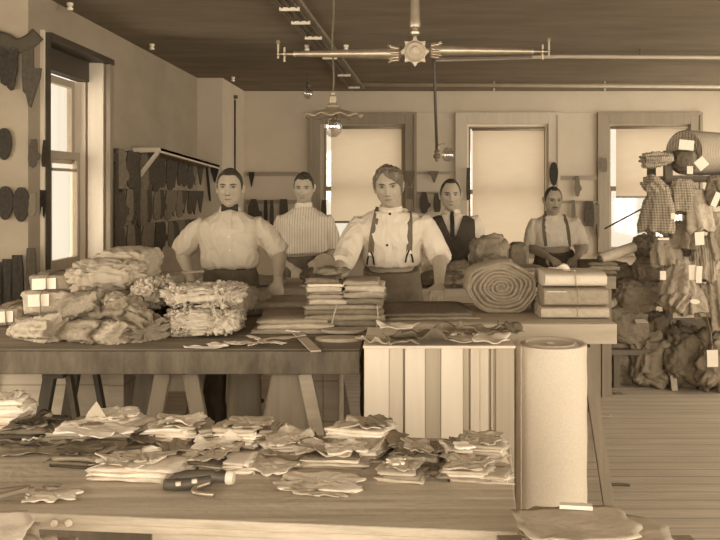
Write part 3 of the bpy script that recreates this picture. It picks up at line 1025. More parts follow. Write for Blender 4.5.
# packing case with upright slats, right of the left bench
CX0, CX1, CY0, CY1, CZ = -.158, .442, 3.40, 3.84, .92
r = thing('packing_case', 'tall packing case faced with upright white and brown slats', 'packing case', ((CX0 + CX1) / 2, 3.6, 0))
sl = [(364, 389, 'slat_white', 0), (389, 403, 'slat_cream', .004), (403, 405, 'slat_brown', .008), (405, 425, 'slat_white', 0), (425, 441, 'slat_tan', .004), (441, 463, 'slat_white', 0),
      (463, 469, 'slat_tan', .006), (469, 470.5, 'slat_brown', .012), (470.5, 480, 'slat_cream', .006), (480, 489, 'slat_cream', .010), (489, 491, 'slat_brown', .016), (491, 494, 'slat_tan', .010), (494, 496, 'slat_brown', .016), (496, 515, 'slat_tan', .014)]
for a, b, m, rec in sl:
    xa, xb = XP(a, 3.40), XP(b, 3.40)
    bm = BM(); box(bm, (xa + .0006, CY0 + rec, .0), (xb - .0006, CY0 + .022, CZ - .012), bevel=.0015); obj('slat', bm, m, r)
bm = BM(); box(bm, (CX0 + .002, CY0 + .0225, 0), (CX1, CY1, CZ - .012)); obj('case_body', bm, 'slat_tan', r)
bm = BM(); box(bm, (CX0 - .006, CY0 - .006, CZ - .012), (CX1 + .004, CY1 + .004, CZ), bevel=.003); obj('case_lid', bm, 'slat_white', r)

# the tall roll of pebbled cloth
c = Vector((XP(550, 3.54), 3.54, 0)); rr = .151; zt = .905
r = thing('cloth_roll', 'tall pale pebbled roll of oilcloth standing on end beside the packing case', 'cloth roll', c)
bm = BM()
prof = [(0, 0), (rr, 0)] + [(rr + .0015 * math.sin(i * 2.1), zt * i / 12) for i in range(1, 12)] + [(rr, zt), (rr - .012, zt + .004), (rr - .03, zt - .006), (rr - .05, zt + .004), (rr - .07, zt - .006), (rr - .1, zt + .003), (rr - .12, zt - .006), (.012, zt + .002), (0, zt - .01)]
lathe(bm, prof, c, n=64); obj('roll', bm, 'bolt', r, True, 50)
bm = BM(); an = PI + .32
e0 = c + Vector((math.cos(an) * (rr + .003), math.sin(an) * (rr + .003), 0)); e1 = c + Vector((math.cos(an + .25) * (rr + .007), math.sin(an + .25) * (rr + .007), 0))
bar(bm, (e1 + e0) / 2 + Vector((0, 0, 0.001)), (e1 + e0) / 2 + Vector((0, 0, zt)), (e1 - e0).length, .004, (math.cos(an + .12), math.sin(an + .12), 0)); obj('loose_edge', bm, 'bolt', r)

# low stands just in front of the front bench that carry the nearest papers
def stand(label, x0, x1, y0, y1, z):
    r = thing('low_stand', label, 'stand', ((x0 + x1) / 2, (y0 + y1) / 2, 0))
    bm = BM(); box(bm, (x0, y0, z - .025), (x1, y1, z), bevel=.003); obj('stand_top', bm, 'wood_mid', r)
    for xx in (x0 + .03, x1 - .03):
        for yy in (y0 + .03, y1 - .03):
            bm = BM(); box(bm, (xx - .02, yy - .02, 0), (xx + .02, yy + .02, z - .026)); obj('leg', bm, 'wood_mid_z', r)


stand('small wooden stand under the papers at the near right corner', .20, .62, 1.50, 1.84, .80)
stand('small wooden stand under the pale papers at the near left corner', -1.06, -.70, 1.50, 1.83, .80)
# ================================================================== the five men
def face_mat(name, skin, moustache):
    """skin whose brows, eyes, lips and nostrils are laid out in the head's own coordinates (attribute `face`)"""
    m = mat(name, skin, .025, (30, 30, 30), .6)
    N, L = m.node_tree.nodes, m.node_tree.links
    b = N['Principled BSDF']
    col = b.inputs['Base Color'].links[0].from_socket
    a = N.new('ShaderNodeAttribute'); a.attribute_name = 'face'
    sx = N.new('ShaderNodeSeparateXYZ'); L.new(a.outputs['Vector'], sx.inputs[0])

    def mth(op, p, q=None, r=None):
        n = N.new('ShaderNodeMath'); n.operation = op
        for i, v in enumerate((p, q, r)):
            if v is None:
                continue
            if isinstance(v, (int, float)):
                n.inputs[i].default_value = v
            else:
                L.new(v, n.inputs[i])
        return n.outputs[0]
    ax = mth('ABSOLUTE', sx.outputs['X'])
    z = sx.outputs['Z']
    front = mth('LESS_THAN', sx.outputs['Y'], -.035)

    def paint(v, cx, cz, rx, rz, slope=0.0, soft=.35, amount=1.0, bend=0.0):
        nonlocal col
        u = mth('DIVIDE', mth('SUBTRACT', ax, cx), rx)
        zz = mth('SUBTRACT', z, cz)
        if slope:
            zz = mth('SUBTRACT', zz, mth('MULTIPLY', mth('SUBTRACT', ax, cx), slope))
        if bend:
            zz = mth('ADD', zz, mth('MULTIPLY', mth('MULTIPLY', u, u), bend))
        w = mth('DIVIDE', zz, rz)
        e = mth('ADD', mth('MULTIPLY', u, u), mth('MULTIPLY', w, w))
        mr = N.new('ShaderNodeMapRange'); mr.inputs['From Min'].default_value = 1 + soft; mr.inputs['From Max'].default_value = 1 - soft
        mr.inputs['To Max'].default_value = amount
        L.new(e, mr.inputs['Value'])
        f = mth('MULTIPLY', mr.outputs['Result'], front)
        mx = N.new('ShaderNodeMixRGB'); mx.inputs['Color2'].default_value = sep(v)
        L.new(f, mx.inputs['Fac']); L.new(col, mx.inputs['Color1']); col = mx.outputs['Color']
    paint(.52, .0, -.060, .021, .0040, soft=.5, amount=.45)      # upper lip
    paint(.54, .0, -.071, .017, .0045, soft=.5, amount=.35)      # lower lip
    paint(.26, .0, -.0655, .0225, .0018, soft=.5, bend=.0012)   # mouth
    paint(.26, .0085, -.0425, .0042, .0026, soft=.5)            # nostrils
    paint(.42, .031, -.0005, .0145, .0016, soft=.6, amount=.5)  # lower lid
    paint(.40, .031, .010, .020, .0095, soft=.8, amount=.35)     # eye-socket shade painted round the lids
    paint(.60, .031, .0058, .0115, .0040, soft=.3)             # white of the eye
    paint(.18, .031, .0062, .0050, .0046, soft=.3)              # iris
    paint(.22, .031, .0100, .0135, .0024, soft=.4, bend=.002)   # lashes
    paint(.30, .030, .0225, .0195, .0046, slope=.06, soft=.6, bend=.0018)   # brow
    if moustache:
        paint(.27, .012, -.0515, .0160, .0050, slope=-.2, soft=.5)
    L.new(col, b.inputs['Base Color'])
    return m


M['face'] = face_mat('face skin', .65, False)
M['face_moustache'] = face_mat('face skin with moustache', .64, True)


def gauss(x, s):
    return math.exp(-x * x / (2 * s * s))


def skull(d):
    """head surface (local, +z up, face towards -y, chin near z = -.115) along the unit direction d"""
    x, y, z = d.x * .0715, d.y * .096, d.z * .119
    if d.z < 0:
        t = -d.z
        x *= 1 - .26 * t ** 2.4
        if d.y > 0:
            y *= 1 - .50 * t ** 1.2
        else:
            y *= 1 + .05 * t
    x *= 1 + .09 * gauss(d.z - .62, .25)
    # squarer jaw and flatter face
    if d.y < 0:
        x *= 1 + .07 * gauss(d.z + .62, .22)
    p = Vector((x, y, z))
    if d.y < .1:
        w = min(1.0, (0.1 - d.y) * 3)
        o = 0.0
        for s in (-1, 1):
            o -= .0135 * gauss(x - s * .031, .0150) * gauss(z - .006, .011)
            o += .0040 * gauss(x - s * .031, .0100) * gauss(z - .0065, .0055)
            o += .0065 * gauss(x - s * .045, .015) * gauss(z + .020, .014)
            o += .0065 * gauss(x - s * .028, .018) * gauss(z - .030, .007)
            o += .0075 * gauss(x - s * .012, .006) * gauss(z + .036, .006)
            o -= .0070 * gauss(x - s * .044, .014) * gauss(z + .060, .018)
            o -= .003 * gauss(x - s * .027, .006) * gauss(z + .052, .012)
        nz = 0.0
        if -.044 < z < .020:
            f = (.020 - z) / .060
            nz = (.008 + .021 * f) if f < 1 else .029 * max(0.0, 1 - (f - 1) * 12)
        o += nz * gauss(x, .0080)
        o += .0055 * gauss(z + .060, .0040) * gauss(x, .016) + .0055 * gauss(z + .071, .0045) * gauss(x, .014) - .004 * gauss(z + .0655, .0022) * gauss(x, .02) - .003 * gauss(z + .082, .006) * gauss(x, .02)
        o += .008 * gauss(z + .100, .014) * gauss(x, .018)
        p.y -= o * w
    return p


def head_solids(bm, X):
    """skull and ears placed by the matrix X"""
    nu, nv = 84, 84
    rings = []
    for i in range(1, nv):
        ph = -PI / 2 + PI * i / nv
        ring = []
        for j in range(nu):
            th = 2 * PI * j / nu
            ring.append(X @ skull(Vector((math.cos(ph) * math.cos(th), math.cos(ph) * math.sin(th), math.sin(ph)))))
        rings.append(ring)
    loft(bm, rings, True)
    for s in (-1, 1):
        e = []
        for i, (dz, w) in enumerate(((-.033, .002), (-.026, .009), (-.012, .013), (.004, .016), (.018, .016), (.027, .010), (.031, .003))):
            c = Vector((s * (.0725 + .008 * (1 + dz * 12)), .012 + dz * .25, dz + .000))
            e.append([X @ (c + Vector((s * .005 * math.cos(a) + s * .45 * w * math.sin(a), w * math.sin(a), 0))) for a in [2 * PI * k / 12 for k in range(12)]])
        loft(bm, e, True)


def hairline(front=.072, temple=.0, side=-.012, back=-.062, part=None):
    """height of the hairline round the head, from the forehead (0) to the nape (pi)"""
    keys = [(0, front), (.35, front + .002), (.62, front - .004 + temple), (.92, .050 + temple * .6), (1.12, .026), (1.30, side), (1.46, side + .002), (1.62, .022), (1.95, -.004), (2.3, -.040), (PI, back)]

    def f(p):
        t = math.atan2(abs(p.x), -p.y)
        for (a, za), (b, zb) in zip(keys, keys[1:]):
            if t <= b:
                z = za + (zb - za) * (t - a) / (b - a)
                break
        else:
            z = back
        if part and p.y < 0:
            z += part(p)
        return p.z - z + .0022 * noise.noise(Vector((p.x * 160, p.y * 160, 3)))
    return f


def hair_bm(X, line, thick, seed, sweep=0.0):
    """cap of hair: line(p) > 0 where hair grows"""
    nu, nv = 180, 110
    bm = BM()
    sv = Vector((seed * 3.1, seed, 2))
    out = {}
    for i in range(nv + 1):
        ph = -PI * .33 + PI * .825 * i / nv
        for j in range(nu):
            th = 2 * PI * j / nu
            d = Vector((math.cos(ph) * math.cos(th), math.cos(ph) * math.sin(th), math.sin(ph)))
            p = skull(d)
            k = line(p)
            n = Vector((d.x / .074, d.y / .096, d.z / .119)).normalized()
            g = max(0.0, min(1.0, k / .022)) ** .6
            st = noise.noise(Vector((p.x * 70 + p.z * 40, p.y * 18, p.z * 70 - p.x * 60)) + sv)
            off = thick * g * (0.8 + .45 * noise.noise(Vector((p.x * 22, p.y * 14, p.z * 22)) + sv) + .4 * st)
            off += sweep * g * gauss(p.x - .045, .022) * gauss(p.z - .062, .022) * (p.y < 0)
            out[i, j] = (X @ (p + n * (.0012 + off)), k, X @ (p - n * .005))
    vo, vi = {}, {}

    def vt(dic, key, idx):
        if key not in dic:
            dic[key] = bm.verts.new(out[key][idx])
        return dic[key]
    for i in range(nv):
        for j in range(nu):
            ks = [(i, j), (i, (j + 1) % nu), (i + 1, (j + 1) % nu), (i + 1, j)]
            if sum(out[k][1] > 0 for k in ks) >= 3:
                bm.faces.new([vt(vo, k, 0) for k in ks])
                bm.faces.new([vt(vi, k, 2) for k in reversed(ks)])
    return bm


def hand_solids(bm, wrist, fdir, ndir, curl, thumb=1, spread=.10, size=1.0):
    """palm, four unequal fingers and a thumb; fdir wrist to knuckles, ndir out of the back of the hand, curl per joint"""
    f = Vector(fdir).normalized(); n = Vector(ndir); n = (n - f * n.dot(f)).normalized(); s = f.cross(n) * thumb
    W = Vector(wrist)
    q = lambda a, b, c: W + (f * a + s * b + n * c) * size
    rings = []
    for a, w, h in ((-.03, .026, .021), (0, .029, .020), (.03, .038, .019), (.06, .042, .017), (.085, .041, .014), (.095, .034, .010)):
        rings.append([q(a, w * math.cos(t) , h * math.sin(t)) for t in [2 * PI * k / 16 for k in range(16)]])
    loft(bm, rings, True)
    for b, ln, ax in ((.031, .074, 1), (.0105, .083, .35), (-.0105, .077, -.35), (-.030, .060, -1)):
        p = q(.070, b * .9, 0); ang = 0.0; pts = [p, q(.088, b, .002)]
        d0 = (f + s * ax * spread)
        for seg, cu in zip((.44, .31, .25), curl):
            ang += cu
            d = (d0 * math.cos(ang) - n * math.sin(ang)).normalized()
            pts.append(pts[-1] + d * ln * seg * size)
        tube(bm, pts, [.0095 * size, .0100 * size, .0090 * size, .0080 * size, .0060 * size], 10)
    tube(bm, [q(.012, .022, -.004), q(.035, .046, -.010), q(.062, .056, -.018), q(.085, .052, -.026)], [.013 * size, .0125 * size, .0105 * size, .007 * size], 10)


def ell(c, sx, sy, w, d, n=40, pw=.85):
    """ellipse-like ring round c with half width w along sx and half depth d along sy"""
    r = []
    for j in range(n):
        t = 2 * PI * j / n
        a, b = math.cos(t), math.sin(t)
        r.append(c + sx * math.copysign(abs(a) ** pw, a) * w + sy * math.copysign(abs(b) ** pw, b) * d)
    return r


def torso(bm, m, grow, z_from=0.0, z_to=1.0, low=None):
    """lofted trunk from the hips (0) to the base of the neck (1)"""
    a, b = m['pelvis'], m['neck']
    sx = (m['shR'] - m['shL']).normalized()          # from image left to image right
    up = (b - a).normalized()
    sx = (sx - up * sx.dot(up)).normalized()
    sy = up.cross(sx)                                # towards the back
    k = m.get('bulk', 1.0)
    W = m['sw']
    tab = [(-.16, .165, .118), (.0, .170, .122), (.16, .160, .116), (.30, .152, .112), (.50, .165, .122), (.68, .178, .126), (.78, W * .95, .118), (.85, W * .93, .102), (.90, W * .76, .088), (.945, W * .50, .078), (.975, .085, .070), (1.02, .062, .062)]
    mid = lambda t: a + (b - a) * t + sy * (-.012 * math.sin(max(0, min(1, t)) * PI) + m.get('belly', 0) * -.0) + m.get('bend', Vector((0, 0, 0))) * math.sin(max(0, min(1, t)) * PI)
    rings = []
    for t, w, d in tab:
        if t < z_from or t > z_to:
            continue
        g = grow if t < .9 else grow * .6
        rings.append(ell(mid(t), sx, sy, w * k + g, d * k + g))
    loft(bm, rings, True)
    return sx, sy, up, mid


def wrinkle(me, amp, freq, seed, keep=None):
    sv = Vector((seed * 4.1, seed * 2.7, seed * 1.3))
    me.update()
    nr = [v.normal.copy() for v in me.vertices]
    for v, n in zip(me.vertices, nr):
        p = v.co
        w = 1.5 * noise.noise_vector(p * 4 + sv)
        r = noise.noise(Vector((p.x * freq, p.y * freq, p.z * freq * .38)) + w + sv)
        h = (1 - min(1.0, abs(r) * 3.2)) * 1.0 + .6 * noise.noise(p * 6 + sv)
        v.co = p + n * amp * (h - .25)


def body_mesh(name, me, root, mats, off):
    for v in me.vertices:
        v.co -= off
    return link(name, me, mats, root, True)


def man(label, m):
    off = Vector((m['pelvis'].x, m['pelvis'].y, 0))
    root = thing('person', label, 'person', off)
    X = Matrix.Translation(m['head']) @ Matrix.Rotation(m.get('yaw', 0), 4, 'Z') @ Matrix.Rotation(m.get('roll', 0), 4, 'Y') @ Matrix.Rotation(m.get('pitch', 0), 4, 'X') @ Matrix.Scale(m.get('hs', 1.0), 4)
    Xi = X.inverted()
    # ---- skin
    bm = BM()
    head_solids(bm, X)
    sx, sy, up, mid = torso(bm, m, -.022)
    nb = m['neck']; hb = X @ Vector((0, .022, -.075))
    tube(bm, [nb - up * .04, nb + up * .01, nb * .5 + hb * .5, hb + Vector((0, 0, .05))], [.068, .056, .054, .052], 24)
    for s in 'LR':
        sh, el, wr = m['sh' + s], m['el' + s], m['wr' + s]
        q = [sh, sh.lerp(el, .35), sh.lerp(el, .75), el, el.lerp(wr, .22), el.lerp(wr, .6), wr]
        tube(bm, q, [.052, .048, .042, .040, .043, .034, .026], 18)
        if m.get('hand' + s):
            fd, nd, cu, th = m['hand' + s]
            tube(bm, [el.lerp(wr, .85), wr, wr + Vector(fd).normalized() * .02], [.028, .026, .026], 16)
            hand_solids(bm, wr + Vector(fd).normalized() * .012, fd, nd, cu, th)
        hp, kn, an = m['hip' + s], m['kn' + s], m['an' + s]
        tube(bm, [hp + Vector((0, 0, .06)), hp, hp.lerp(kn, .5), kn, kn.lerp(an, .35), an], [.08, .085, .07, .052, .052, .036], 18)
        tube(bm, [an + Vector((0, .03, -.02)), an + Vector((0, -.05, -.045)), an + Vector((0, -.15, -.06))], [.035, .034, .025], 12)
    me = voxel(bm, .0042, 2, .5)
    at = me.attributes.new('face', 'FLOAT_VECTOR', 'POINT')
    for v in me.vertices:
        at.data[v.index].vector = Xi @ v.co
    names = ['face_moustache' if m.get('moustache') else 'face']
    body_mesh('body', me, root, names, off)
    # ---- hair
    bm = hair_bm(X, m['line'], m.get('hthick', .008), m.get('seed', 1), m.get('sweep', 0))
    obj('hair', bm, m['haircol'], root, True)
    # ---- shirt with rolled sleeves
    bm = BM()
    torso(bm, m, .010, m.get('shirt_low', .26), .99)
    # blousing over the waistband
    t = m.get('shirt_low', .26)
    k = m.get('bulk', 1)
    loft(bm, [ell(mid(t - .0), sx, sy, .150 * k, .108 * k), ell(mid(t + .03), sx, sy, .176 * k, .134 * k), ell(mid(t + .12), sx, sy, .182 * k, .140 * k), ell(mid(t + .24), sx, sy, .176 * k, .132 * k)], True)
    tube(bm, [nb - up * .02, nb + up * .022], [.070, .060], 24)
    for s in 'LR':
        sh, el, wr = m['sh' + s], m['el' + s], m['wr' + s]
        f = m.get('cuff' + s, .12)
        cuff = el.lerp(wr, f) if f >= 0 else sh.lerp(el, 1 + f)
        d = (cuff - (el if f > .03 else sh)).normalized()
        q = [sh.lerp(nb, .30) - up * .035, sh - up * .006, sh.lerp(el, .3), sh.lerp(el, .6)] + ([el.lerp(sh, .12), el.lerp(wr, max(.02, f * .5))] if f > .03 else [sh.lerp(cuff, .85)]) + [cuff]
        rd = [.040, .056, .067, .070] + ([.068, .066] if f > .03 else [.069]) + [.062]
        tube(bm, q, rd, 24)
        tube(bm, [cuff - d * .045, cuff - d * .038, cuff + d * .004, cuff + d * .008], [.056, .066, .063, .054], 24)
    me = voxel(bm, .0065, 3, .5)
    wrinkle(me, m.get('wr', .006) * .75, 20, m.get('seed', 1))
    bv = BVHTree.FromPolygons([v.co.copy() for v in me.vertices], [tuple(p.vertices) for p in me.polygons])
    body_mesh('shirt', me, root, m['shirt'], off)
    eye = Vector((0, 0, H))

    def hit(px, py, lift=.003):
        d = P(px, py, 1.0) - eye
        h = bv.ray_cast(eye, d.normalized())
        return None if h[0] is None else h[0] + h[1] * lift

    # ---- collar band
    bm = BM()
    cdir = (X @ Vector((0, .02, -.08)) - nb).normalized()
    cr = [ell(nb + cdir * h_ - up * .004, sx, sy, r_, r_ * .97, 32, 1.0) for h_, r_ in ((.0, .068), (.018, .0645), (.034, .0622), (.036, .0602), (.034, .0585), (.018, .0600), (.0, .0620))]
    loft(bm, cr + [cr[0]], False)
    obj('collar', bm, m['shirt'][0] if m['shirt'][0] != 'shirt_line' else 'shirt_white', root, True)
    # ---- trousers
    bm = BM()
    pl = m['pelvis']
    rings = []
    torso(bm, m, .012, -.2, m.get('shirt_low', .26) + .06)
    for s in 'LR':
        hp, kn, an = m['hip' + s], m['kn' + s], m['an' + s]
        tube(bm, [hp + Vector((0, 0, .07)), hp, hp.lerp(kn, .5), kn, kn.lerp(an, .5), an + Vector((0, 0, -.03))], [.10, .108, .096, .082, .076, .072], 20)
    me = voxel(bm, .008, 3, .5)
    wrinkle(me, .007, 12, m.get('seed', 1) + 9)
    body_mesh('trousers', me, root, m['trs'], off)
    for s in 'LR':
        an = m['an' + s]
        bm = BM()
        loft(bm, [ell(Vector((an.x, an.y - .045, z)), Vector((1, 0, 0)), Vector((0, 1, 0)), w, d, 20) for z, w, d in ((0.001, .046, .135), (.03, .047, .135), (.055, .04, .115))] + [ell(Vector((an.x, an.y - .0, z)), Vector((1, 0, 0)), Vector((0, 1, 0)), w, d, 20) for z, w, d in ((.085, .040, .06), (.12, .042, .05))], True)
        obj('shoe', bm, 'black', root, True)
    return root, hit, (sx, sy, up, mid, nb, bv)


def strap(hit, pts, w, name, m, root, lift=.004, t=.003, k=5):
    """a band laid over the shirt along the photographed path pts"""
    path = smooth_path([Vector((x, y, 0)) for x, y in pts], k)
    hs = [hit(p.x, p.y, lift) for p in path]
    hs = [h for h in hs if h is not None]
    if len(hs) < 2:
        return None
    for _ in range(3):
        hs = [hs[0]] + [(hs[q - 1] + hs[q] * 2 + hs[q + 1]) / 4 for q in range(1, len(hs) - 1)] + [hs[-1]]
    bm = BM()
    rings = []
    for i, p in enumerate(hs):
        d = (hs[min(i + 1, len(hs) - 1)] - hs[max(i - 1, 0)]).normalized()
        x = d.cross(Vector((0, -1, 0))).normalized(); y = x.cross(d)
        rings.append([p + x * a * w / 2 + y * b * t for a, b in ((-1, -1), (1, -1), (1, 1), (-1, 1))])
    loft(bm, rings, True)
    return obj(name, bm, m, root)


def buttons(hit, pts, root, r=.006, m='black'):
    for x, y in pts:
        h = hit(x, y, .002)
        if h is not None:
            bm = BM(); lathe(bm, [(0, .003), (r, .002), (r, -.002), (0, -.002)], h, axis=(0, -1, .15), n=12)
            obj('button', bm, m, root, True, 40)


def legs(m, Y=None, spread=.10):
    p = m['pelvis']
    for s, g in (('L', -1), ('R', 1)):
        m['hip' + s] = p + Vector((g * .085, 0, -.04))
        m['kn' + s] = Vector((p.x + g * spread, p.y - .02, .48))
        m['an' + s] = Vector((p.x + g * (spread + .01), p.y + .02, .085))
    return m


DN = Vector((0, 0, -1)); FW = Vector((0, -1, 0))


# ---------------- 1. bow tie, fist on the bench
Y = 5.16
m = dict(head=P(230, 188.5, 5.10), neck=P(229.5, 210.5, Y), pelvis=P(231, 292, Y), sw=.195, haircol='hair_dark', seed=1, hthick=.005, yaw=.05, pitch=-.02,
         shL=P(203, 225, Y), shR=P(256, 224, Y), elL=P(181, 250, Y + .06), elR=P(280, 252, Y + .02), wrL=P(193, 282, Y - .04), wrR=P(278, 280, 4.97),
         handL=((.05, -.5, -.8), (-.3, -.8, .5), (.3, .3, .2), 1), handR=((-.05, -.25, -1), (0, -1, .2), (1.0, 1.4, 1.0), 1), cuffL=.02, cuffR=.02, shirt=['shirt_cream'], trs=['trouser'],
         line=hairline(.074, .004), shirt_low=.30, bulk=.97, wr=.009)
legs(m)
root, hit, _ = man('man with black bow tie and cream shirt, fist on the left bench', m)
h = P(229.5, 207.8, 5.072)
bm = BM()
for s in (-1, 1):
    rings = []
    for i in range(7):
        f = i / 6; w = .007 + .016 * f ** .7
        c = h + Vector((s * (.004 + .046 * f), .006 * f * f, 0))
        rings.append([c + Vector((0, .007 * math.cos(t), w * math.sin(t))) for t in [2 * PI * k / 12 for k in range(12)]])
    loft(bm, rings, True)
lathe(bm, [(0, -.012), (.009, -.01), (.010, .01), (0, .012)], h + Vector((0, -.003, 0)), n=12)
obj('bow_tie', bm, 'black', root, True, 50)
buttons(hit, [(229, 222), (229, 237), (230, 250)], root, .005, 'porcelain')
strap(hit, [(229, 211), (228.5, 225), (229, 240), (229.5, 262)], .034, 'placket', 'shirt_cream', root, .001, .002)
m1 = m

# ---------------- 2. striped shirt, standing at the back
Y = 6.42
m = dict(head=P(304, 188, Y - .05), neck=P(303.5, 206.5, Y), pelvis=P(306, 277, Y), sw=.192, haircol='hair_dark', seed=2, hthick=.006, yaw=-.02, pitch=.12, hs=.98,
         shL=P(283, 219, Y), shR=P(326, 219, Y), elL=P(279, 252, Y + .03), elR=P(334, 253, Y + .02), wrL=P(293, 268, Y - .12), wrR=P(326, 258, Y - .17),
         handL=((.55, -.35, -.5), (-.2, -.8, .5), (.3, .35, .25), 1), handR=((-.7, -.2, -.4), (.1, -.8, .5), (.5, .5, .3), -1), cuffL=.03, cuffR=.12, shirt=['shirt_line'], trs=['trouser'],
         line=hairline(.070, .006), shirt_low=.33, bulk=.97, wr=.005)
legs(m)
root, hit, _ = man('bareheaded man in pin-striped shirt standing before the back wall patterns', m)
buttons(hit, [(303, 217), (303, 228), (304, 239)], root, .005, 'porcelain')

# ---------------- 3. white shirt and braces, leaning on the middle bench
Y = 5.14
m = dict(head=P(388.5, 187, 4.95), neck=P(391, 208, Y - .10), pelvis=P(392, 292, Y + .02), sw=.216, haircol='hair_mid', seed=3, hthick=.014, yaw=-.06, roll=-.07, pitch=.08, sweep=.012, hs=1.04,
         shL=P(359, 223.5, Y - .09), shR=P(424, 222, Y - .09), elL=P(344, 261, Y - .26), elR=P(440, 256, Y - .12), wrL=P(327, 283, 4.52), wrR=P(439, 284.5, 4.80),
         handL=((-.3, -.8, -.15), (0, -.1, 1), (.2, .2, .15), 1), handR=((-.12, -.9, -.30), (0, -.3, .95), (.50, .40, .2), 1), cuffL=.25, cuffR=.10, shirt=['shirt_white'], trs=['apron'],
         line=hairline(.070, -.014, -.016, part=lambda p: .016 * gauss(p.x + .032, .014) - .62 * min(.05, max(0, p.x + .016))),
         shirt_low=.36, bulk=1.03, wr=.009)
legs(m, spread=.11)
root, hit, aux = man('man in white shirt and dark braces leaning on the middle bench', m)
strap(hit, [(380, 204), (376, 218), (372, 240), (371, 254)], .034, 'brace', 'suspender', root)
strap(hit, [(404.5, 203), (409, 215), (409.5, 236), (409, 252)], .034, 'brace', 'suspender', root)
for x, y in ((371, 254), (409, 252)):
    for s in (-1, 1):
        strap(hit, [(x, y - 2), (x + s * 2.4, y + 3), (x + s * 3.4, y + 10)], .010, 'brace_end', 'black', root, .006)
    h = hit(x, y, .007)
    if h:
        bm = BM(); box(bm, h - Vector((.014, .003, .012)), h + Vector((.014, .003, .012)), bevel=.002); obj('brace_buckle', bm, 'brass', root)
strap(hit, [(391, 210), (390, 226), (389, 244), (388, 262)], .036, 'placket', 'shirt_white', root, .001, .002)
buttons(hit, [(390, 214), (387, 245)], root, .008)

# ---------------- 4. waistcoat and tie
Y = 6.58
m = dict(head=P(450.5, 195.5, Y - .06), neck=P(452, 212, Y), pelvis=P(452, 283, Y), sw=.205, haircol='hair_dark', seed=4, hthick=.004, yaw=.02, pitch=.02, hs=1.05, moustache=False,
         shL=P(433, 221, Y), shR=P(474, 220, Y), elL=P(424, 256, Y + .05), elR=P(478, 248, Y + .04), wrL=P(432, 272, Y - .2), wrR=P(474, 263, Y - .20),
         handL=((.3, -.8, -.3), (0, -.2, 1), (.4, .4, .3), 1), handR=((-.4, -.7, -.2), (.1, -.3, .9), (.4, .4, .3), 1), cuffL=.75, cuffR=.72, shirt=['shirt_white'], trs=['trouser'],
         line=hairline(.088, .006), shirt_low=.30, bulk=.97, wr=.004)
legs(m)
root, hit, aux = man('man in dark waistcoat and tie standing behind the second-row workbench', m)
bm = BM(); sx, sy, up, mid = torso(bm, m, .024, .1, .96)
me = voxel(bm, .008, 3)
nb = m['neck']
bm = BM(); bm.from_mesh(me); bpy.data.meshes.remove(me)
kill = []
for f in bm.faces:
    c = f.calc_center_median(); q = c - nb
    z = q.dot(up); x = q.dot(sx); y = q.dot(sy)
    if (y < .03 and abs(x) < .012 + max(0, (z + .20)) * .40 and z > -.20) or abs(x) > .168 + max(0, -z - .2) * .3 and z > -.23 or z > -.012 and abs(x) < .075:
        kill.append(f)
bmesh.ops.delete(bm, geom=kill, context='FACES')
for _ in range(8):
    nc = {}
    for v_ in bm.verts:
        nb_ = [e.other_vert(v_) for e in v_.link_edges if e.is_boundary]
        if len(nb_) == 2:
            nc[v_] = v_.co * .5 + (nb_[0].co + nb_[1].co) * .25
    for v_, c_ in nc.items():
        v_.co = c_
bmesh.ops.solidify(bm, geom=bm.faces, thickness=-.005)
v = obj('waistcoat', bm, 'vest', root, True)
strap(hit, [(452, 212), (452, 217)], .026, 'tie_knot', 'black', root, .010, .006, 3)
strap(hit, [(452, 217), (452.3, 226), (452.5, 238)], .032, 'tie', 'black', root, .008, .003)
for s in (-1, 1):
    strap(hit, [(452 + s * 1.2, 212.3), (452 + s * 4.5, 216.5)], .020, 'collar', 'shirt_white', root, .006, .002, 3)
for yy in (241, 249, 257, 265):
    h = P(452.5, yy, Y - .165); bm = BM(); lathe(bm, [(0, .003), (.006, .002), (.006, -.002), (0, -.002)], h, axis=(0, -1, 0), n=10); obj('button', bm, 'black', root, True, 40)
bm = BM(); h = P(462.5, 232, Y - .135); box(bm, h - Vector((.024, .004, .008)), h + Vector((.024, .004, .008)), rot=Matrix.Rotation(.05, 3, 'Y')); obj('pocket_slip', bm, 'paper', root)

# ---------------- 5. rear right, leaning on the rear bench
Y = 7.20
m = dict(head=P(553, 200.5, Y - .13), neck=P(553.5, 213.5, Y - .02), pelvis=P(555, 267, Y + .02), sw=.192, haircol='hair_dark', seed=5, hthick=.004, yaw=.10, pitch=.10, hs=.97,
         shL=P(535, 222.5, Y - .02), shR=P(574, 221.5, Y - .02), elL=P(531, 247, Y + .02), elR=P(582, 247, Y + .02), wrL=P(549, 257.5, Y - .30), wrR=P(577, 257, Y - .34),
         handL=((.3, -.8, -.2), (0, -.3, .9), (.3, .3, .2), 1), handR=((-.3, -.8, -.3), (0, -.3, .9), (.3, .3, .2), 1), cuffL=.05, cuffR=.05, shirt=['shirt_white'], trs=['trouser'],
         line=hairline(.088, .012), shirt_low=.40, bulk=.98, wr=.006, moustache=True)
legs(m)
root, hit, aux = man('balding man with thin braces leaning on the rear right bench', m)
strap(hit, [(547, 212), (544, 222), (544.5, 234), (546, 246)], .028, 'brace', 'suspender', root)
strap(hit, [(562, 212), (566, 222), (568.5, 234), (569, 246)], .028, 'brace', 'suspender', root)
# ================================================================== goods on the left bench
def tied(root, pts, r=.0028, m='string', name='string'):
    bm = BM(); tube(bm, pts, r, 6); obj(name, bm, m, root, True)


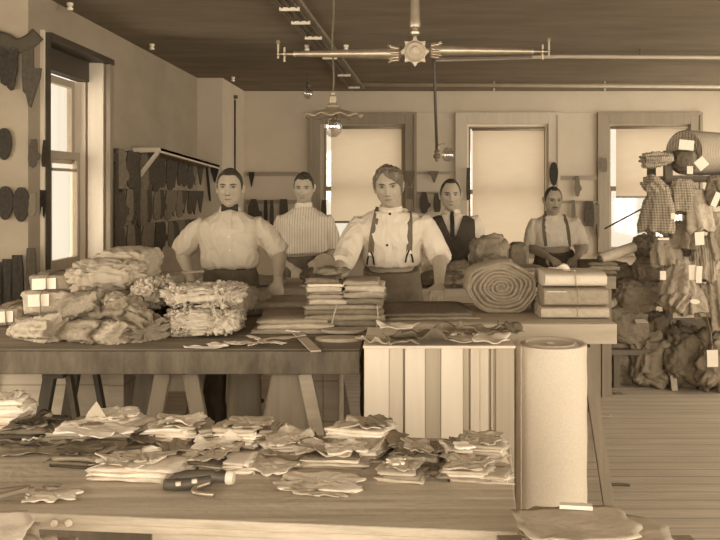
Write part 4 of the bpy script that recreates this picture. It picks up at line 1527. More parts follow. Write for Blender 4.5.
def parcel(label, px0, px1, py0, py1, Y, dep, m, seed, tagpx, z=None):
    """a tied parcel with a white ticket; returns nothing"""
    x0, x1 = XP(px0, Y), XP(px1, Y)
    zb = z if z is not None else ZP(py1, Y)
    h = ZP(py0, Y) - zb
    c = Vector(((x0 + x1) / 2, Y + dep / 2, zb))
    r = thing('parcel', label, 'parcel', c, 'ticketed parcels by the side window')
    lump('wrapped_bundle', m, c, (x1 - x0, dep, h), parent=r, seed=seed, amp=.10, freq=3, power=.45, crease=.02)
    a, b, t0, t1 = tagpx
    bm = BM(); yy = Y - .008
    prism(bm, [(XP(a, yy), ZP(t1, yy)), (XP(b, yy), ZP(t1 - 1.2, yy)), (XP(b, yy), ZP(t0 - 1.2, yy)), (XP(a, yy), ZP(t0, yy))], .003, Matrix.Translation((0, yy, 0)))
    obj('ticket', bm, 'tag', r)
    xm = XP(a + (b - a) * .66, Y)
    k = [Vector((xm, Y - .013, zb + .01)), Vector((xm, Y - .016, zb + h * .5)), Vector((xm, Y - .002, zb + h * .97)), Vector((xm, Y + dep * .5, zb + h + .004)), Vector((xm, Y + dep * .95, zb + h * .8))]
    tied(r, smooth_path(k, 4), .0035, 'wool_brown')


parcel('brown parcel with white ticket lying on the pile of drab parcels under the window', 24, 77, 274, 292, 4.12, .30, 'wool_brown', 11, (32, 56, 279, 290), None)
parcel('drab pale parcel with white ticket under the brown one', 17, 68, 291, 319, 4.06, .34, 'wool_pale', 12, (28, 49, 295, 307), TZ + .05)
parcel('drab parcel with white ticket cut by the left edge of the photo', -14, 24, 307, 330, 4.1, .34, 'wool_mid', 13, (-4, 13, 312, 323), TZ)
lump('folded_cloth', 'wool_mid', (XP(45, 4.1), 4.22, TZ), (.30, .34, .048), 'flat drab folded cloth under the ticketed parcels', 'cloth', seed=14, power=.4, amp=.05)

GB = 'gathered bundles heaped on the left bench'


def gathered(label, ax, ay, bx, by, Ya, Yb, r0, r1, m, seed, flat=.75, k=9, amp=.18, zf=None, mb=True, grp=GB, name='gathered_bundle', belly=.01):
    a, b = P(ax, ay, Ya), P(bx, by, Yb)
    r = thing(name, label, 'bundle', Vector(((a.x + b.x) / 2, (a.y + b.y) / 2, min(a.z, b.z))), grp)
    gb = pleat_bm(a, b, r0, r1, flat, k, amp, seed, 96, 34, floor=zf, belly=belly); crumple(gb, .0055, 34, seed, zf); obj('gathered_cloth', gb, m, r, True)
    if mb:
        d = (b - a).normalized(); q = a + d * .035
        bm = BM(); u = Vector((0, 0, 1)); u = (u - d * u.dot(d)).normalized(); x = d.cross(u); rr = r0 + (r1 - r0) * .18 + belly * .4
        tube(bm, [q + (x * math.cos(t) + u * math.sin(t) * flat) * (rr + .002) for t in [2 * PI * j / 20 for j in range(21)]], .003, 6); obj('tie_string', bm, 'string', r, True)
    return r


# lower row, left to right
gathered('drab pleated bundle at the front left corner of the heap', 16, 331, 58, 331, 3.86, 3.72, .045, .085, 'wool_pale', 21, .72, 8, .20, TZ)
gathered('mid-brown rounded bundle beside the pleated one at the heap front', 62, 332, 104, 334, 3.84, 3.68, .06, .085, 'wool_mid', 22, .66, 5, .10, TZ)
gathered('pale brown bundle with fanned edge at the front centre of the heap', 96, 333, 122, 336, 3.78, 3.66, .05, .078, 'wool_pale', 23, .72, 5, .10, TZ)
gathered('dark fluted bundle between the pale bundle and the fleeces', 118, 318, 150, 334, 3.98, 3.72, .05, .085, 'wool_brown', 24, .8, 11, .26, TZ)
gathered('buff tapering bundle whose tip points at the fleeces', 112, 300, 158, 330, 4.0, 3.80, .06, .05, 'wool_pale', 25, .7, 6, .16, TZ)
gathered('tan folded bundle on the heap below the drab parcel', 64, 316, 106, 303, 4.02, 3.96, .05, .082, 'wool_mid', 26, .7, 5, .14, None)
gathered('brown bundle with dark edge on the middle of the heap', 98, 318, 136, 309, 4.0, 3.9, .05, .080, 'wool_brown', 27, .75, 6, .18, None)
# low fill that carries the upper pieces
lump('cloth_heap', 'wool_mid', (XP(105, 4.25), 4.30, TZ), (.46, .5, .17), 'low brown heap of cloth that carries the pale crumpled bundles', 'cloth heap', seed=28, amp=.12, crease=.05, power=.55)
lump('crumpled_bundle', 'muslin', (XP(104, 4.18), 4.26, TZ + .155), (.40, .34, .15), 'pale crumpled cloth bundle halfway up the heap', 'bundle', GB, seed=29, amp=.3, crease=.12, cfreq=6, sub=5, power=.75, rz=.2, crum=.012, cf=26)
lump('crumpled_bundle', 'muslin', (XP(124, 4.42), 4.50, TZ + .18), (.31, .34, .175), 'smooth pale sack-like bundle at the very top of the heap', 'bundle', GB, seed=30, amp=.14, crease=.08, cfreq=4, sub=5, power=.62, rz=-.1, crum=.008, cf=16)
lump('fleece_tuft', 'fleece', (XP(150, 4.15), 4.22, TZ + .08), (.20, .30, .155), 'pale curly fleece tuft hanging down the right flank of the heap', 'fleece', 'curly fleeces on the left bench', seed=31, amp=.25, fuzz=.018, ffreq=60, sub=6, crum=.008, cf=45)
# the two pale fleeces
lump('fleece', 'fleece', (XP(199, 3.82), 3.94, TZ), (.36, .34, .125), 'pale curly fleece lying on the bench, lower of two', 'fleece', 'curly fleeces on the left bench', seed=32, amp=.22, fuzz=.018, ffreq=60, sub=6, power=.55, crum=.009, cf=40)
lump('fleece', 'fleece', (XP(199, 3.86), 3.98, TZ + .12), (.36, .32, .105), 'pale curly fleece stacked on another, below the man with bow tie', 'fleece', 'curly fleeces on the left bench', seed=33, amp=.2, crease=.08, fuzz=.018, ffreq=60, sub=6, power=.5, crum=.008, cf=45)
# brown woollens behind and right of the fleeces
lump('wool_heap', 'wool_brown', (XP(205, 4.45), 4.55, TZ), (.60, .44, .16), 'brown woollen heap behind the two fleeces', 'cloth heap', seed=34, amp=.2, crease=.05, sub=5)
lump('wool_bundle', 'wool_brown', (XP(233, 4.0), 4.04, TZ), (.09, .22, .17), 'knobbly brown wool bundle at the right end of the fleeces', 'bundle', GB, seed=35, amp=.25, crease=.05, sub=5)
lump('wool_bundle', 'wool_mid', (XP(160, 4.7), 4.78, TZ), (.20, .25, .20), 'brown square wool bundle behind the top of the heap', 'bundle', GB, seed=36, amp=.12, crease=.05, power=.5)

# shoe-long strips beside the bow-tied man: pale laths on the bench
for i, (a, b, yy, lb) in enumerate(((168, 194, 283.0, 'pale lath on the wool heap left of the bow-tied man, front one'), (176, 204, 272, 'pale lath on the wool heap left of the bow-tied man, rear one'))):
    Yl = 4.80 + .1 * i; z = ZP(yy, Yl)
    bm = BM(); bar(bm, P(a, yy + 1, Yl), P(b, yy - 1, Yl + .05), .03, .012); tag(obj('wooden_lath', bm, 'wood_light'), lb, 'lath', 'laths')

# flat cloth pile and tools in the middle of the bench
def fold_stack(label, cx, yb, w, d, layers, rz, seed, z, cat='stack', name='folded_stack', group=None, wob=.006, jitter=.012, rag=.02):
    """layers: list of (thickness, material, width factor, depth factor); each folded piece is a part"""
    Y = F * (H - z) / (yb - VY)
    c = Vector(((cx - VX) * Y / F, Y + d / 2, z))
    return fold_stack_at(label, c, w, d, layers, rz, seed, cat, name, group, wob, jitter, rag)


def fold_stack_at(label, c, w, d, layers, rz, seed, cat='stack', name='folded_stack', group=None, wob=.006, jitter=.012, rag=.02):
    rnd = random.Random(seed)
    r = thing(name, label, cat, c, group)
    zz = .0005
    for i, (t, m, fw, fd) in enumerate(layers):
        bm = folded_bm(w * fw, d * fd, t, seed * 10 + i, wob, ragged=rag)
        bmesh.ops.translate(bm, verts=bm.verts, vec=(rnd.uniform(-jitter, jitter), rnd.uniform(-jitter, jitter) * .6, zz))
        place(bm, c, rz + rnd.uniform(-.05, .05))
        obj('folded_piece', bm, m, r, True)
        zz += t * .94
    return r, c + Vector((0, 0, zz))


fold_stack('flat drab folded cloths lying left of the tied dark stack', 290, 334, .36, .40, [(.022, 'wool_mid', 1, 1), (.024, 'wool_pale', .95, 1), (.022, 'wool_mid', .9, .9)], .05, 41, TZ, 'cloth', group='folded goods on the left bench')
fold_stack('dark smooth cloth lying behind the drab folded cloths', 282, 316, .50, .34, [(.03, 'wool_dark', 1, 1), (.04, 'wool_brown', .8, .9)], -.05, 42, TZ, 'cloth', group='folded goods on the left bench')
for i, (cx, yb, w) in enumerate(((338, 343, .205), (342, 338, .19))):
    Y = F * (H - TZ) / (yb - VY)
    bm = BM(); lathe(bm, [(0, 0), (.1, 0), (.104, .006), (.1, .014), (0, .016)], n=32)
    bmesh.ops.scale(bm, verts=bm.verts, vec=(w / .2, .55, 1)); place(bm, (XP(cx, Y), Y + .06, TZ + .0005 + .0165 * i))
    tag(obj('oval_pad', bm, ('wool_pale', 'wool_mid')[i], None, True, 40), ('flat pale oval pad at the front of the bench, lower of two', 'flat drab oval pad lying on another at the bench front')[i], 'pad', 'oval pads')
# star of pale strips
c0 = on(258, 347, TZ)
for i, (an, ln, m) in enumerate(((2.9, .16, 'leather_pale'), (3.4, .13, 'leather_buff'), (-1.9, .08, 'leather_pale'), (-.5, .13, 'leather_pale'), (-1.2, .09, 'leather_buff'), (.35, .20, 'leather_buff'), (2.3, .10, 'leather_pale'))):
    bm = sheet_bm(ln, .032, 300 + i, .002, .012, 0, rag=.3)
    place(bm, c0 + Vector((math.cos(an) * ln * .5, math.sin(an) * ln * .5 + .04, .001 + .0035 * i)), an)
    tag(obj('leather_scrap', bm, m, None, True), 'narrow pale scrap in the star-shaped litter at the bench edge', 'scrap', 'star of narrow scraps on the bench')
for i, (cx, cy, w, d, rz, m, lb) in enumerate(((205, 349, .17, .035, .1, 'leather_pale', 'long thin pale scrap in front of the fleeces'), (225, 346, .14, .06, .3, 'leather_white', 'curled white scrap right of the fleeces'), (315, 351, .0, 0, 0, '', ''), (293, 333, .06, .035, -.1, 'tag', 'white slip lying on the flat drab cloths'))):
    if not w:
        continue
    p = on(cx, cy, TZ + (.07 if i == 3 else 0))
    bm = sheet_bm(w, d, 320 + i, .002, .02 if i < 3 else .002, 0, rag=.25 if i < 3 else .03); place(bm, p + Vector((0, 0, .001)), rz)
    tag(obj('leather_scrap' if i < 3 else 'paper_slip', bm, m, None, True), lb, 'scrap' if i < 3 else 'slip')
a, b = on(296, 337, TZ) + Vector((0, 0, .024)), on(316, 354, TZ) + Vector((0, 0, .012))
bm = BM(); bar(bm, a, b, .042, .006); tag(obj('flat_rule', bm, 'wood_light'), 'short flat wooden rule pointing over the bench edge', 'rule')

# the tied dark stack, with two smaller stacks and a cap on it
Y = 3.96
r, top = fold_stack_at('dark tied stack of thick woollen pieces at the end of the bench', Vector((XP(341, Y), Y + .15, TZ)), .362, .30, [(.026, 'wool_brown', 1, 1), (.028, 'wool_dark', .98, 1), (.028, 'wool_brown', 1, 1), (.028, 'wool_dark', .98, .98), (.022, 'wool_brown', .96, 1)], .0, 51, 'stack', 'woollen_stack', 'woollen stacks at the bench end', .004)
x = XP(334, Y); tied(r, smooth_path([(x - .012, Y - .017, TZ + .004), (x - .004, Y - .022, TZ + .06), (x + .012, Y - .018, top.z - .006), (x + .012, Y + .1, top.z + .004), (x, Y + .28, top.z + .004)], 4), .004)
x = XP(376, Y); tied(r, smooth_path([(x, Y - .015, TZ + .004), (x + .01, Y - .02, TZ + .07), (x + .006, Y - .016, top.z - .006), (x + .006, Y + .1, top.z + .004)], 4), .003)
z1 = top.z + .001
fold_stack_at('pale-edged small woollen stack on the left of the dark tied stack', Vector((XP(324, Y), Y + .13, z1)), .165, .24, [(.024, 'wool_pale', 1.05, 1), (.026, 'wool_mid', .95, 1), (.012, 'wool_brown', .9, .9), (.026, 'wool_pale', .98, 1), (.014, 'leather_pale', .98, 1), (.026, 'wool_dark', .9, .95)], .04, 52, 'stack', 'woollen_stack', 'woollen stacks at the bench end', .006)
r, tp = fold_stack_at('fluffy drab woollen stack on the right of the dark tied stack', Vector((XP(363, Y), Y + .13, z1)), .185, .24, [(.030, 'wool_dark', 1, 1), (.032, 'wool_mid', 1.0, 1), (.034, 'wool_pale', .98, 1), (.020, 'wool_mid', .9, .9)], -.06, 53, 'stack', 'woollen_stack', 'woollen stacks at the bench end', .008)
lump('knit_cap', 'wool_dark', (XP(330, 4.08), 4.12, z1 + .126), (.17, .15, .035), 'dark crumpled knit lying on the pale-edged woollen stack', 'knit', seed=54, amp=.2)
# tombstone shaped wooden hand form standing behind the stack
Y = 4.36; x0, x1 = XP(313.5, Y), XP(335.5, Y); zt = ZP(253, Y)
pl = [(x0 + .012, TZ), (x1 - .012, TZ), (x1 + .002, TZ + .2), (x1 - .004, zt - .05)] + [((x0 + x1) / 2 + (x1 - x0) / 2 * math.cos(t), zt - .05 + .05 * math.sin(t)) for t in [PI * k / 10 for k in range(1, 10)]] + [(x0 + .004, zt - .05), (x0 - .002, TZ + .2)]
bm = BM(); prism(bm, pl, .03, Matrix.Translation((0, Y, 0))); tag(obj('hand_form', bm, 'apron'), 'dark round-topped board form standing up behind the woollen stacks', 'board form')
# shears on the second-row bench
p = on(306, 288, MZ + .012)
r = thing('shears', 'pale-handled shears lying on the second-row bench behind the hand form', 'shears', Vector((p.x, 5.56, MZ)))
bm = BM(); tube(bm, smooth_path([(p.x - .06, 5.60, MZ + .01), (p.x - .03, 5.53, MZ + .012), (p.x + .03, 5.52, MZ + .012), (p.x + .12, 5.58, MZ + .012)], 5), .008, 8); obj('shear_handle', bm, 'porcelain', r, True)
bm = BM(); bar(bm, (p.x + .12, 5.58, MZ + .008), (p.x + .32, 5.62, MZ + .006), .035, .008); obj('shear_blade', bm, 'iron', r)

# ================================================================== middle bench goods
Y = 4.40
# wound cloth coil
xc, hw, hh, dep = XP(502, Y), .19, .135, .26
r = thing('cloth_coil', 'big brown coil of wound woollen cloth on the middle bench', 'cloth coil', Vector((xc, Y + dep / 2, MZ)))
bm = BM()
NT = 8; path = []
for i in range(NT * 40 + 1):
    t = 2 * PI * i / 40; k = .08 + .92 * (i / (NT * 40))
    wob = 1 + .13 * noise.noise(Vector((math.cos(t) * 1.5, math.sin(t) * 1.5, i * .01)))
    path.append(Vector((math.cos(t) * hw * k * wob, 0, max(-hh + .012, math.sin(t) * hh * k * wob) + hh)))
th = .0096
n_ = len(path)
vs = []
for i, p in enumerate(path):
    d = (path[min(i + 1, n_ - 1)] - path[max(i - 1, 0)]).normalized(); nn = Vector((d.z, 0, -d.x))
    fz = .012 * noise.noise(Vector((p.x * 12, p.z * 12, i * .02)))
    q = [p - nn * th, p + nn * th * .4, p + nn * th]
    row = []
    for yy, o in ((0 + fz, -.7), (-.005 + fz, 0), (0 + fz, .7), (dep, .7), (dep, -.7)):
        row.append(bm.verts.new(Vector((xc + p.x + nn.x * th * o * 1.25, Y + yy, MZ + max(.0005, p.z + nn.z * th * o * 1.25)))))
    vs.append(row)
for i in range(n_ - 1):
    for j in range(5):
        k = (j + 1) % 5
        bm.faces.new((vs[i][j], vs[i][k], vs[i + 1][k], vs[i + 1][j]))
bm.faces.new(vs[0]); bm.faces.new(vs[-1])
obj('wound_cloth', bm, 'wool_mid', r, True, 60)
bm = BM(); lathe(bm, [(0, .0), (hh - .02, 0), (hh - .02, dep - .03), (0, dep - .03)], (xc, Y + .02, MZ + hh), axis=(0, 1, 0), n=30)
for v in bm.verts: v.co.x = xc + (v.co.x - xc) * (hw / hh)
obj('inner_turns', bm, 'wool_brown', r, True, 40)
gathered('ragged dark fringe end hanging between coil and bolts', 540, 291, 552, 317, 4.42, 4.30, .02, .045, 'wool_dark', 61, .8, 7, .4, MZ, False, None, 'fringe_end')
# three stacked bolts
Y = 4.22; x0, x1 = XP(545, Y), XP(609, Y)
bt = 'bolts stacked at the right end of the middle bench'
z = MZ
for i, (py0, m, lb, dx0, dx1, rnd_) in enumerate(((307, 'wool_pale', 'pale flat bolt, lowest of the three stacked beside the coil', -.02, .0, .3), (288, 'wool_mid', 'drab thick bolt tied with string, middle of the three', -.005, -.005, .35), (272.5, 'bolt', 'pale ribbed bolt with a paper on it, topmost of the three', .0, -.012, .5))):
    zt = ZP(py0, Y); hgt = zt - z
    r = thing('cloth_bolt', lb, 'bolt', Vector(((x0 + x1) / 2, Y + .16, z)), bt)
    d = .34; n = 22
    bm = BM(); rings = []
    for q in range(13):
        f = q / 12; ring = []
        xx = x0 + dx0 + (x1 + dx1 - x0 - dx0) * f
        for j in range(n * 2):
            t = 2 * PI * j / (n * 2)
            a, b = math.cos(t), math.sin(t)
            ring.append(Vector((xx + .003 * noise.noise(Vector((a * 4, b * 4, q * .01 + i))), Y + .16 + math.copysign(abs(a) ** (rnd_ + .1), a) * d / 2, z + .0005 + hgt * .5 + math.copysign(abs(b) ** rnd_, b) * hgt * .495 + .002 * noise.noise(Vector((xx * 9, j * .3, i))) * (1 if b > 0 else 0))))
        rings.append(ring)
    loft(bm, rings, True); obj('folded_cloth', bm, m, r, True, 55)
    xs = XP(577 + (0, 1, -2)[i], Y)
    tied(r, [(xs, Y - .014, z + .012), (xs + .002, Y - .017, z + hgt * .5), (xs, Y - .010, z + hgt - .008), (xs, Y + .03, z + hgt + .003), (xs, Y + .30, z + hgt + .003)], .0028)
    if i == 1:
        bm = BM(); bar(bm, (XP(546, Y), Y - .014, z + hgt * .82), (XP(566, Y), Y - .014, z + hgt * .82), .006, .004); obj('paper_edge', bm, 'paper', r)
    z = zt
bm = sheet_bm(.14, .05, 71, .002, .05, 0, rag=.1); place(bm, P(562, 271.5, 4.33) + Vector((0, 0, .006)), -.5, 0, .10)
tag(obj('paper_slip', bm, 'tag', None, True), 'white paper slip on top of the stacked bolts', 'slip')
# smooth dark cloth under the leaning man's hand
fold_stack_at('dark cloth spread on the middle bench under the leaning hand', Vector((XP(425, 4.45), 4.42, MZ)), .46, .48, [(.016, 'wool_brown', 1, 1), (.016, 'wool_dark', .96, .94)], .02, 62, 'cloth', wob=.004)
# scraps on the packing case
cs = 'scraps littered over the packing case'
for i, (cx, yb, w, d, m, rz, lb, cl) in enumerate((
        (375, 344, .085, .20, 'leather_buff', .7, 'buff scrap folded over the left corner of the packing case', .03),
        (402, 345, .13, .16, 'leather_tan', .3, 'tan scrap at the left end of the case lid', .03),
        (425, 343, .22, .16, 'leather_brown', -.15, 'large brown scrap in the middle of the case lid', .045),
        (445, 334, .20, .14, 'leather_tan', .3, 'tan scrap behind the large brown one on the case', .03),
        (462, 343, .14, .14, 'leather_buff', .1, 'buff rumpled scrap right of the large brown one', .04),
        (492, 344, .15, .18, 'leather_pale', -.2, 'pale flat scrap at the right end of the case lid', .03),
        (480, 333, .19, .10, 'leather_tan', .2, 'dull tan scrap at the back right of the case lid', .04),
        (509, 335, .09, .12, 'leather_brown', 1.0, 'brown upturned scrap at the right back corner of the case', .06),
        (398, 331, .16, .10, 'leather_pale', -.2, 'pale scrap along the back edge of the case lid', .02))):
    p = on(cx, yb, CZ + .01); p.z = CZ + .001 + .006 * (i % 3); p.y = min(p.y + d * .3, CY1 - .04)
    bm = sheet_bm(w, d, 400 + i, .004, cl * 1.6, 0, rag=.35, wave=.012); place(bm, p, rz)
    tag(obj('leather_scrap', bm, m, None, True), lb, 'scrap', cs)
bm = BM(); bar(bm, P(448, 337, 3.62), P(457, 334.5, 3.62), .02, .03); tag(obj('paper_ticket', bm, 'tag'), 'small white ticket standing among the scraps on the case', 'ticket')
# ================================================================== front bench: stacks of cut pieces
FS = 'stacks of cut pieces on the front bench'
LW, LP, LB, LT, LN, LD = 'leather_white', 'leather_pale', 'leather_buff', 'leather_tan', 'leather_brown', 'leather_dark'


def cut_stack(label, px0, px1, yb, yt, layers, seed, rz=0.0, d=.13, sheets=(), group=FS):
    """a stack of folded pieces spanning px0..px1 with its front foot at yb and its top at yt; `sheets` are loose pieces lying in it on top"""
    p = on((px0 + px1) / 2, yb, FZ)
    w = (px1 - px0) * p.y / F
    h = max(.020, (yb - yt) * (p.y + .03) / F - d * .12)
    c = p + Vector((0, d / 2, 0))
    t = h / len(layers)
    lay = [(t, m, 1 - .05 * ((i * 7 + seed) % 4), 1 - .06 * ((i * 5 + seed) % 3)) for i, m in enumerate(layers)]
    r, top = fold_stack_at(label, c, w, d, lay, FA + rz, seed, 'stack', 'cut_stack', group, .007, .010, .035)
    for i, (m, fw, fd, dx, curl, rzz) in enumerate(sheets):
        bm = sheet_bm(w * fw * .86, d * fd, seed * 20 + i, .0025, curl * .6, 0, rag=.45, wave=.003); crumple(bm, .0035, 34, seed + i)
        place(bm, Vector((c.x + dx, c.y, top.z + .002 + .005 * i)), FA + rz + rzz)
        obj('cut_piece', bm, m, r, True)
    return r


def cut_piece(label, cx, yb, w, d, m, seed, rz=0.0, curl=.02, z=.001, rag=.3, group='loose cut pieces on the front bench', wave=.006):
    p = on(cx, yb, FZ)
    bm = sheet_bm(w, d, seed, .003, curl * .6, 0, rag=rag + .12, wave=wave * .6); crumple(bm, .003, 30, seed, 0.0)
    place(bm, p + Vector((0, d / 2, z)), FA + rz)
    return tag(obj('cut_piece', bm, m, None, True), label, 'cut piece', group)


# back row, left to right
cut_stack('white layered bundle standing tallest at the back left edge of the front bench', -14, 21, 430, 396, [LP, LW, LW, LP, LW, LP, LW], 100, .15, .10, ((LP, .9, 1, -.01, .05, .2),))
cut_stack('dark jumbled stack below the white layered bundle', -4, 44, 447, 424, [LN, LT, LD, LN], 101, .1, .14, ((LT, .9, 1, 0, .05, .2), (LD, .7, .9, .02, .05, -.4)))
cut_stack('drab stack tilted in front of the dark trestle leg', 38, 82, 447, 428, [LT, LB, LT, LB], 102, .25, .14, ((LT, 1, 1, 0, .02, .1),))
cut_stack('pale stack with a pointed flap standing up behind it', 83, 136, 440, 416, [LT, LW, LP, LW, LP, LP], 103, -.05, .13, ((LP, 1.0, 1, 0, .05, 0), (LP, .8, .9, .01, .04, .3)))
p = on(92, 428, FZ); bm = BM()
prism(bm, [(-.04, 0), (.05, 0), (.035, .05), (.005, .095), (-.02, .06)], .006, frame((XP(93, 2.60), 2.60, FZ + .02), (1, 0.1, 0), (0, .25, 1))); tag(obj('cut_piece', bm, LB, None), 'pointed buff flap leaning up behind the pale stack', 'cut piece')
cut_stack('tall stack of white folds below the short pale trestle', 144, 192, 448, 424, [LW, LP, LW, LW, LP, LW], 104, 0, .13, ((LB, 1.15, 1.1, .02, .03, .1), (LP, .9, .9, .03, .04, -.2)))
cut_stack('dark-ended folded stack right of the tall white one', 188, 210, 446, 424, [LN, LT, LP, LB], 105, .5, .12, ())
cut_stack('tall stack of white folds with dark curled right ends, below the keg', 213, 256, 450, 424, [LP, LW, LP, LW, LP, LB], 106, 0, .13, ((LB, 1.25, 1, .03, .02, .05),))
cut_stack('narrow brown curled stack right of the white stack below the keg', 252, 270, 447, 426, [LT, LP, LN, LB, LT], 107, .2, .11, ())
cut_stack('white stack spreading forward below the board-ended trestle', 262, 312, 456, 440, [LP, LW, LW, LP], 108, .15, .15, ((LP, 1.05, 1.1, 0, .05, .1),))
cut_stack('ribbed stack of white folds against the packing case corner', 330, 388, 450, 425, [LT, LB, LW, LP, LW, LP], 109, -.12, .13, ((LB, 1, 1, .02, .03, -.1), (LT, .5, .8, .05, .03, .2)))
cut_stack('drab wad between the ribbed stack and the case', 386, 404, 452, 436, [LT, LB, LT], 110, .5, .12, ())
cut_stack('neat stack of buff folds at the right back corner of the bench', 462, 510, 462, 441, [LB, LP, LB, LP, LB], 111, -.06, .12, ((LB, .9, 1, -.01, .02, 0),))
cut_stack('crumpled buff stack left of the neat right corner stack', 444, 472, 464, 446, [LB, LT, LB, LP], 112, .25, .11, ((LT, .9, .9, 0, .05, .3),))
# middle and front rows
cut_piece('long tan piece reaching left from the drab stack', 18, 458, .22, .12, LT, 201, .25, .04, .002)
cut_piece('brown piece lying over the long tan one at the left', 22, 452, .20, .10, LN, 202, -.1, .05, .008)
cut_piece('small white offcut beside the foot of the dark trestle', 30, 449, .05, .04, LW, 203, .3, .02, .02)
cut_stack('dark folded stack under the spread white piece at the left', 50, 98, 470, 452, [LD, LN, LT], 113, -.08, .12, ((LN, 1, 1, 0, .02, 0),))
cut_piece('spread white piece lying on the dark folded stack', 88, 456, .22, .13, LW, 204, -.15, .03, .052)
cut_piece('tan patch lying on the spread white piece', 88, 452, .07, .05, LT, 205, .2, .01, .068)
cut_stack('brown folded stack right of the spread white piece', 122, 152, 455, 441, [LT, LB, LN], 114, .2, .12, ((LN, .9, .9, 0, .04, .2),))
cut_stack('wide low stack of white rolls nearest the bench front at the left', 84, 172, 482, 463, [LP, LW, LP], 115, .02, .13, ((LP, .85, 1.1, -.01, .05, .05), (LB, .6, .7, .02, .02, .1)))
cut_stack('dark wedge-shaped stack below the tall white stack', 150, 188, 464, 450, [LD, LT, LN], 116, .45, .12, ((LT, 1, .9, 0, .03, 0),))
cut_stack('white and dark folded stack curling up like a boat', 188, 234, 462, 447, [LN, LP, LB], 117, -.06, .12, ((LP, 1.05, 1.0, 0, .08, 0),))
cut_stack('small white stack of four folds behind the black tool', 174, 196, 470, 455, [LW, LP, LW, LP], 118, .05, .10, ())
cut_stack('buff rolled stack right of the small white one', 194, 226, 472, 458, [LT, LP, LN], 119, -.15, .10, ((LB, 1, 1, 0, .03, .1),))
cut_stack('white stack of thin folds before the boat-shaped one', 224, 252, 474, 458, [LW, LP, LW, LP], 120, .05, .11, ())
cut_piece('curved white sheet hanging forward below the board-ended trestle', 268, 477, .18, .14, LP, 206, -.1, .05, .003)
cut_piece('tan strip lying on the curved white sheet', 276, 464, .08, .03, LT, 207, -.15, .005, .02)
cut_stack('rolled buff stack in front of the ribbed white stack', 300, 362, 470, 452, [LT, LB, LP, LN], 121, .02, .13, ((LB, 1.1, 1, -.02, .05, 0), (LP, .8, .8, .04, .03, .2)))
cut_stack('flat folded stack under the packing case corner, right of the rolled buff one', 352, 382, 463, 447, [LB, LT, LP], 122, -.1, .12, ((LB, 1, 1, 0, .03, 0),))
cut_piece('broad pale sheet lying nearest the front in the middle of the bench', 318, 492, .23, .13, LP, 208, .06, .012, .002, .22)
cut_piece('torn pale sheet showing under the broad one in the middle', 316, 498, .18, .08, LB, 209, -.1, .01, .001, .4)
cut_stack('broad flat tan sheets below the white slats of the packing case', 395, 446, 466, 452, [LT, LB], 123, -.05, .14, ((LT, 1.0, 1.0, 0, .05, -.1), (LB, .7, .8, -.01, .04, .3)))
cut_stack('folded stack with a white corner before the broad tan sheets', 382, 424, 484, 467, [LB, LT, LB], 124, -.12, .11, ((LB, 1, 1, 0, .03, 0), (LW, .55, .5, -.02, .03, -.4)))
cut_piece('thin tan piece right of the white-cornered stack', 432, 478, .10, .07, LT, 210, .2, .03, .002)
cut_stack('curled buff stack at the right front, before the neat corner stack', 444, 494, 484, 466, [LB, LT, LP, LB], 125, -.08, .12, ((LB, 1, 1, 0, .05, .1),))
cut_piece('white slip lying on the curled buff stack at the right front', 464, 472, .05, .06, LW, 211, .5, .01, .058, .05)
cut_stack('short buff stack at the very right end of the bench', 490, 512, 485, 473, [LB, LP, LB], 126, -.1, .10, ())
cut_piece('lone white crumpled piece on the bare left part of the bench', 46, 504, .13, .075, LW, 212, .25, .03, .001, .35)
cut_piece('small tan patch on the lone white piece', 48, 497, .05, .025, LT, 213, .1, .004, .016)
for i, (x, y, rz) in enumerate(((4, 493, .25), (8, 500, .5), (2, 505, .75))):
    p = on(x, y, FZ); bm = BM(); dv = Vector((math.cos(rz), math.sin(rz), 0)) * .06
    bar(bm, p - dv + Vector((0, 0, .006 + .008 * i)), p + dv + Vector((0, 0, .010 + .008 * i)), .012, .008)
    tag(obj('thin_strip', bm, LT), 'thin tan strip in the fan of strips at the left edge of the front bench', 'strip', 'fan of thin strips')
# the dark hand tool with a hooked grip
p = on(199, 493, FZ)
r = thing('hand_tool', 'dark metal hand tool with round grip and hooked handle on the front bench', 'hand tool', p)
T = lambda x, y, z=0: p + fx * x + fy * y + Vector((0, 0, z))
bm = BM(); tube(bm, smooth_path([T(-.075, .03, .022), T(-.03, .035, .028), T(.02, .045, .026), T(.055, .05, .024)], 5), [.016] * 3 + [.018] * 8 + [.014] * 5, 14); obj('grip', bm, 'iron', r, True)
bm = BM(); lathe(bm, [(0, 0), (.017, .001), (.019, .01), (.016, .02), (0, .021)], T(.055, .05, .024), axis=fx, n=16); obj('end_cap', bm, 'porcelain', r, True, 40)
bm = BM(); tube(bm, smooth_path([T(-.09, .0, .018), T(-.03, .005, .02), T(.02, .03, .022)], 5), .014, 12); obj('jaw', bm, 'iron', r, True)
bm = BM(); tube(bm, smooth_path([T(.02, .02, .02), T(-.005, -.005, .016), T(.0, -.03, .012), T(.05, -.035, .010)], 5), .007, 10); obj('hooked_handle', bm, 'brass', r, True)
for q in ((-.05, -.012, .026), (-.012, .0, .03)):
    bm = BM(); lathe(bm, [(0, .006), (.007, .004), (.007, -.004), (0, -.006)], T(*q), n=12); obj('rivet', bm, 'porcelain', r, True, 40)
